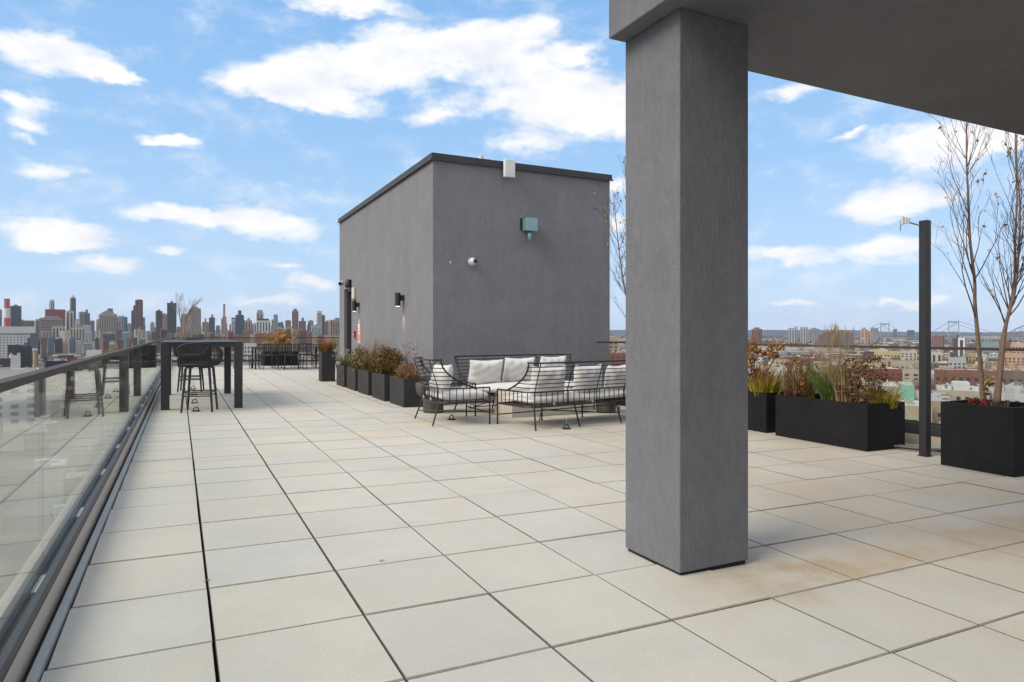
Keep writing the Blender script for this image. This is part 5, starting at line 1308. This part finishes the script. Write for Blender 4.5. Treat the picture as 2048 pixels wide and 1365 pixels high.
B('red brick block low between bulkhead and pillar', 1210, 1262, 708, 520, C['dred'], 'grid', rot=0, name='brick_block', cat='housing block', mech=False)
# suspension bridge
bm_ = facade((.22, .27, .29))
def lookrot(x): return -(YAW+math.atan((x-1024)/F))
D1, D2 = 3500, 2900
T1, T2 = px(1769.5, HY, D1), px(1907.5, HY, D2); T1.z = T2.z = GZ
br = thing('suspension_bridge', 'grey suspension bridge with two steel portal towers on the horizon', 'bridge', (T1+T2)/2)
br.location.z = GZ; O = br.location.copy()
tops = []
for T, D, x, yt, hw in ((T1, D1, 1769.5, 647, 8.2), (T2, D2, 1907.5, 642.5, 10)):
    k = D/F*math.cos(math.atan((x-1024)/F)); H = EYE-(yt-HY)*D/F-GZ; W_ = hw*k; r_ = lookrot(x); ax = Vector((math.cos(r_), math.sin(r_), 0)); o_ = T-O; b = MB()
    for s in (-1, 1):
        p = o_+ax*W_*s; b.cbox((p.x, p.y, H/2), 1.9*k, 1.9*k, H, r_); b.cbox((p.x, p.y, H+1.5*k), .7*k, .7*k, 3*k, r_)
    for zz, th_ in ((.97, 2.2), (.93, .8), (.50, 1.6)):
        b.cbox((o_.x, o_.y, H*zz), 2*W_-2*k, 1.2*k, th_*k, r_)
    for q in (-.55, -.15, .15, .55):
        p = o_+ax*W_*q; b.cbox((p.x, p.y, H*.72), .5*k, .5*k, H*.42, r_)
    b.build('tower', bm_, br); tops.append((o_, ax, W_, H, k))
dk = MB(); (o1, a1, w1, h1, k1), (o2, a2, w2, h2, k2) = tops
dirn = (o2-o1).normalized(); L0 = o1-dirn*1500; R0 = o2+dirn*900; zd = EYE-(676-HY)*3200/F-GZ
nrm = Vector((-dirn.y, dirn.x, 0))
def slab(p, q, wd, z0_, z1_, mb): mb.hexa([tuple(v) for v in ((p+nrm*-wd)+Vector((0, 0, z0_)), (q+nrm*-wd)+Vector((0, 0, z0_)), (q+nrm*wd)+Vector((0, 0, z0_)), (p+nrm*wd)+Vector((0, 0, z0_)), (p+nrm*-wd)+Vector((0, 0, z1_)), (q+nrm*-wd)+Vector((0, 0, z1_)), (q+nrm*wd)+Vector((0, 0, z1_)), (p+nrm*wd)+Vector((0, 0, z1_)))])
slab(L0, R0, 11, zd-5, zd+1.5, dk); dk.build('deck', bm_, br)
pi_ = MB()
for q in range(26):
    p = L0.lerp(o1, q/26); pi_.box(p.x-3, p.x+3, p.y-3, p.y+3, 0, zd-5.01)
for q in range(1, 14):
    p = o2.lerp(R0, q/14); pi_.box(p.x-3, p.x+3, p.y-3, p.y+3, 0, zd-5.01)
pi_.build('piers', bm_, br)
for s in (-1, 1):
    A_, B_ = o1+a1*w1*s, o2+a2*w2*s
    pts = []
    for q in range(21):
        f = q/20; pts.append(A_.lerp(B_, f)+Vector((0, 0, zd+6+(h1+(h2-h1)*f-zd-6)*(2*f-1)**2)))
    MB().tube(pts, 1.0, 5).build('cable', bm_, br)
    e1 = A_-dirn*420; MB().tube([A_+Vector((0, 0, h1)), (A_+e1)/2+Vector((0, 0, zd+(h1-zd)*.42)), e1+Vector((0, 0, zd))], 1.0, 5).build('cable', bm_, br)
    e1 = B_+dirn*380; MB().tube([B_+Vector((0, 0, h2)), (B_+e1)/2+Vector((0, 0, zd+(h2-zd)*.42)), e1+Vector((0, 0, zd))], 1.0, 5).build('cable', bm_, br)
# arch bridge and viaduct at far right
Pa = px(2012, HY, 2900); Pa.z = GZ; rz_ = lookrot(2030)
ab = thing('arch_bridge', 'steel truss arch railway bridge rising at the right frame edge', 'bridge', Pa, rz_)
span, rise = 330, 62; lo_, up_ = [], []
for q in range(21):
    f = q/20; xx = span*f; lo_.append(Vector((xx, 0, 12+rise*(1-(2*f-1)**2)))); up_.append(Vector((xx, 0, 30+(rise+4)*(1-(2*f-1)**2)**.8)))
MB().tube(lo_, 1.8, 4).build('lower_chord', facade((.24, .16, .15)), ab); MB().tube(up_, 1.8, 4).build('upper_chord', facade((.24, .16, .15)), ab)
b = MB()
for q in range(20): b.tube([lo_[q], up_[q]], .8, 4, False); b.tube([lo_[q], up_[q+1]], .8, 4, False)
b.tube([(0, 0, 20), (span, 0, 20)], 1.5, 4); b.build('truss', facade((.24, .16, .15)), ab)
b = MB(); b.box(-14, -2, -8, 8, 0, 52); b.box(-12, -4, -6, 6, 52.01, 58); b.build('portal_tower', facade(C['beige']), ab)
b = MB(); b.box(-170, -15, -5, 5, 22, 27)
for q in range(12): b.box(-168+13*q, -165+13*q, -4.5, 4.5, 0, 21.99)
b.build('viaduct', facade(C['lgrey']), ab)

# ---- labels for the many: colour, roof, distance and the landmark they stand by; ties are told apart from left to right
LM = [(14, 'the striped chimney'), (110, 'the red-topped block'), (145, 'the pointed dark tower'), (215, 'the ribbed beige tower'), (277, 'the tall red tower'), (343, 'the dark slab tower'), (390, 'the zigzag tower'), (448, 'the thin stack'), (480, 'the blue-black tower'),
      (527, 'the white crowned block'), (569, 'the golden block'), (591, 'the tall brown tower'), (638, 'the white balconied tower'), (1232, 'the bulkhead corner'), (1515, 'the hydrangeas'), (1596, 'the grey twin slabs'), (1671, 'the wide brown hall'), (1733, 'the tan stepped tower'),
      (1769, 'the farther bridge tower'), (1812, 'the arching grass'), (1850, 'the black post'), (1907, 'the nearer bridge tower'), (1955, 'the left birch'), (2012, 'the right birch')]
PEND = []
def whose(x):
    d, n = min((abs(x-a), (a, w)) for a, w in LM)
    return ('before ' if d < 9 else 'left of ' if x < n[0] else 'right of ')+n[1]
def pend(o, x, text): PEND.append((o, x, text))
ORD = ['leftmost', 'second', 'third', 'fourth', 'fifth', 'sixth', 'seventh', 'eighth', 'ninth', 'tenth', 'eleventh', 'twelfth']
NUM = ['none', 'one', 'two', 'three', 'four', 'five', 'six', 'seven', 'eight', 'nine', 'ten', 'eleven', 'twelve']
def settle():
    by = {}
    for o, x, tx in PEND: by.setdefault(tx, []).append((x, o))
    for tx, l in by.items():
        l.sort(key=lambda q: q[0])
        for i, (x, o) in enumerate(l):
            o['label'] = tx if len(l) == 1 else tx+', '+(('leftmost of ' if i == 0 else 'rightmost of ' if i == len(l)-1 else ORD[min(i, 11)]+' of ')+NUM[min(len(l), 12)])
CW = dict(cream='cream', white='white', beige='beige', tan='tan', brown='brown', red='red brick', dred='dark red', grey='grey', dark='charcoal', blue='slate blue', teal='teal', pink='rose', lgrey='pale grey', gold='golden', yellow='yellow', peach='peach', green='green', dbrown='dark brown', pgrn='pale green')
def cname(c): return CW[[k for k, v in C.items() if v == c][0]]
RW = ['pale-roofed', 'grey-roofed', 'white-roofed', 'dark-roofed']
def far_word(D): return 'near' if D < 330 else 'mid-distance' if D < 560 else 'farther'

# ---- field of low houses
rf_ = random.Random(99)
PAL = ['red', 'brown', 'dred', 'brown', 'tan', 'beige', 'cream', 'white', 'lgrey', 'pink', 'peach', 'dbrown', 'grey', 'cream', 'beige']
stuff = {}
def house(D, x0, w, h, style, c, roof, lab, grp, indiv):
    y = HY-(h+GZ-EYE)*F/D
    if indiv:
        o_ = B('low house', x0, x0+w*F/D, y, D, c, style, name='low_house', cat='house', group=grp, roof=roof, mech=rf_.random() < .5, rot=rf_.uniform(-.12, .2), dep=rf_.uniform(10, 18), wm=rf_.choice([WD, WL]))
        pend(o_, x0+w*F/D/2, f'{cname(c)} {RW[roof]} low {lab}, {far_word(D)}, {whose(x0+w*F/D/2)}')
    else:
        xm = x0+w*F/D/2; P = px(xm, HY, D); P.z = GZ; r_ = -(YAW+math.atan((xm-1024)/F))+rf_.uniform(-.15, .15)
        mb = stuff.setdefault((c, roof), [MB(), MB(), MB()]); dp = rf_.uniform(11, 20)
        mb[0].cbox((P.x, P.y, GZ+h/2), w, dp, h, r_); mb[1].cbox((P.x, P.y, GZ+h+.15), w-.7, dp-.7, .28, r_)
        if rf_.random() < .4: mb[1].cbox((P.x+rf_.uniform(-2, 2), P.y+rf_.uniform(-2, 2), GZ+h+1.3), w*.25, 3, 2, r_)
        fx, fy = math.sin(r_), -math.cos(r_); ux, uy = math.cos(r_), math.sin(r_); n_ = max(2, int(w/4))
        for k_ in range(int(h/3.6)):
            for i in range(n_):
                a0, a1 = -w/2+w*(i+.28)/n_, -w/2+w*(i+.72)/n_; za = GZ+1.2+3.6*k_; o_ = dp/2+.1
                mb[2].quad((P.x+ux*a0+fx*o_, P.y+uy*a0+fy*o_, za), (P.x+ux*a1+fx*o_, P.y+uy*a1+fy*o_, za), (P.x+ux*a1+fx*o_, P.y+uy*a1+fy*o_, za+1.8), (P.x+ux*a0+fx*o_, P.y+uy*a0+fy*o_, za+1.8))
def blocked(x, D, w):
    p = px(x, HY, D)
    return any((p.x-a)**2+(p.y-c)**2 < (r+w*.6)**2 for a, c, r in TOPS)
for o_, x_, c_, tx in PEND0: pend(o_, x_, f'{cname(c_)} {tx}, {whose(x_)}')
nin = 0
def field(xa, xb, D0, D1_, grow_, lab, grp, hmax, gap=.22, limit=700):
    global nin
    D = D0
    while D < D1_:
        x = xa+rf_.uniform(-30, 10); row = rf_.random()
        hh = rf_.uniform(6.5, hmax); c = C[rf_.choice(PAL)]
        while x < xb:
            w = rf_.uniform(7, 17)*(1+D/4000); wp = w*F/D
            if rf_.random() < .3: c = C[rf_.choice(PAL)]; hh = rf_.uniform(6.5, hmax)
            if rf_.random() > gap and not blocked(x+wp/2, D, w):
                ind = D < limit
                h_ = hh if not (370 < D < 520 and xa > 1400) else min(hh, max(4.2, 43.2-(772-HY)*D/F))
                if D < 300: h_ = min(h_, 7)
                nin += ind
                house(D*rf_.uniform(.985, 1.015), x, w, h_*rf_.uniform(.92, 1.08), rf_.choice(['grid', 'grid', 'sparse']), c, rf_.choice([0, 0, 1, 2, 2, 3]), lab, grp, ind)
            x += wp*rf_.uniform(1.0, 1.25)
        D *= grow_
field(1480, 2110, 190, 300, 1.16, 'house', 'low houses beyond the right railing', 9, .12, limit=1000)
field(1480, 2110, 300, 1700, 1.075, 'house', 'low houses beyond the right railing', 12, .2, limit=760)
field(1480, 2110, 1700, 5200, 1.06, 'house', 'low houses beyond the right railing', 12, .3, limit=0)
field(1195, 1262, 300, 4200, 1.12, 'house', 'low houses between bulkhead and pillar', 11, limit=560)
field(1262, 1480, 300, 5200, 1.09, 'house', '', 12, .25, limit=0)
field(700, 1195, 330, 5200, 1.11, 'house', '', 12, .3, limit=0)
field(-120, 330, 130, 1150, 1.13, 'building', 'low buildings beyond the left railing', 10, .3, limit=800)
field(330, 700, 420, 1250, 1.09, 'building', 'low buildings behind the far railing', 10, .25, limit=700)
for (c, roof), (m0, m1, m2) in stuff.items():
    t = tag(bpy.data.objects.new('distant_houses', None), kind='stuff'); COL.objects.link(t)
    m0.build('walls', facade(c), t); m1.build('roofs', ROOFS[roof], t); m2.build('windows', WD, t)
    for o in t.children: o['kind'] = 'stuff'
# ---- street trees
rt = random.Random(8)
crowns = []
for ramp_ in ([(.10, .065, .035), (.16, .10, .05), (.07, .05, .03)], [(.20, .085, .03), (.28, .12, .035), (.14, .06, .025)], [(.10, .085, .035), (.14, .12, .05), (.17, .12, .04)], [(.22, .05, .03), (.16, .04, .025), (.28, .09, .04)]):
    m_ = leafmat('autumn_crown', ramp_)
    for v in range(2):
        b = MB(); cs = [(rt.gauss(0, 1.5), rt.gauss(0, 1.5), 5.4+rt.gauss(0, 1.5)) for _ in range(16)]
        puffs(b, cs, 1.5, 26, .8, rt); crowns.append((b.mesh('crown', m_), ramp_))
b = MB(); b.tube([(0, 0, 0), (.1, 0, 2.4), (0, .1, 5)], [.28, .2, .08], 6)
for k in range(5): a = k*1.26; b.tube([(0, 0, 2.2+.3*k), (1.3*math.cos(a), 1.3*math.sin(a), 4.6+.4*k)], [.1, .03], 4)
trunk = b.mesh('trunk', M['twig'])
def street_tree(x, D, s, v, lab, grp):
    P = px(x, HY, D); P.z = GZ; t = thing('street_tree', lab, 'tree', P, rt.uniform(0, 6), grp); t.scale = (s, s, s)
    obj('trunk', trunk, t); obj('crown', crowns[v][0], t); return t
TWORD = ['brown', 'brown', 'orange', 'orange', 'olive', 'olive', 'rust-red', 'rust-red']
def scatter(n, xa, xb, Da, Db, lab, grp):
    for _ in range(n):
        D = Da*(Db/Da)**rt.random(); x = rt.uniform(xa, xb)
        if blocked(x, D, 3): continue
        v = rt.choice([0, 0, 1, 1, 2, 3, 4, 5])
        pend(street_tree(x, D, rt.uniform(.9, 1.7), v, 'autumn tree', grp), x, f'{TWORD[v]} tree {lab}, {far_word(D)}, {whose(x)}')
scatter(130, 1480, 2080, 340, 1500, 'among the houses', 'autumn trees beyond the right railing')
scatter(55, 20, 330, 420, 1250, 'among low buildings', 'autumn trees beyond the left railing')
scatter(40, 330, 690, 500, 1250, 'behind the far railing', 'autumn trees behind the far railing')
settle()
street_tree(52, 360, 2.0, 6, 'rust-red tree right of the plain white building', None)
street_tree(205, 900, 2.6, 2, 'dark rust tree mass beside the white industrial roof', None)
street_tree(228, 850, 2.4, 4, 'olive brown round tree right of the rust tree', None)

# far woods between the houses towards the horizon: nobody could count these crowns
b = MB()
for _ in range(2600):
    D = 1500*(8200/1500)**rt.random(); x = rt.uniform(1440, 2120) if rt.random() < .75 else rt.uniform(700, 1440); p = px(x, HY, D); r_ = rt.uniform(3, 7)*(1+D/7000)
    for q in range(3):
        c_ = Vector((p.x+rt.gauss(0, r_), p.y+rt.gauss(0, r_), GZ+rt.uniform(3, 7+D/1500))); e1 = Vector((CY, -SY, 0))*r_; e2 = Vector((0, 0, 1))*r_*.7; e3 = Vector((SY, CY, 0))*r_
        n0 = len(b.v); b.v += [tuple(c_+e1), tuple(c_-e1), tuple(c_+e2), tuple(c_-e2), tuple(c_+e3), tuple(c_-e3)]
        for f_ in ((0, 2, 4), (2, 1, 4), (1, 3, 4), (3, 0, 4), (2, 0, 5), (1, 2, 5), (3, 1, 5), (0, 3, 5)): b.f.append(tuple(n0+k_ for k_ in f_)); b.m.append(0)
tag(b.build('far_woods', leafmat('far_woods', [(.06, .05, .035), (.09, .06, .04), (.05, .05, .035), (.11, .065, .04)])), kind='stuff')
# ---- thin air over the city
if HAZE:
    hz = MB().box(-13000, 13000, -13000, 13000, GZ-1, 260).build('haze', None)
    hz.data.materials.clear(); hm_ = bpy.data.materials.new('haze'); hm_.use_nodes = True; nt = hm_.node_tree; nt.nodes.clear()
    o_ = nt.nodes.new('ShaderNodeOutputMaterial'); v_ = nt.nodes.new('ShaderNodeVolumePrincipled'); v_.inputs['Density'].default_value = HAZE
    v_.inputs['Color'].default_value = (.66, .80, 1, 1); nt.links.new(v_.outputs[0], o_.inputs['Volume']); hz.data.materials.append(hm_); tag(hz, kind='stuff')
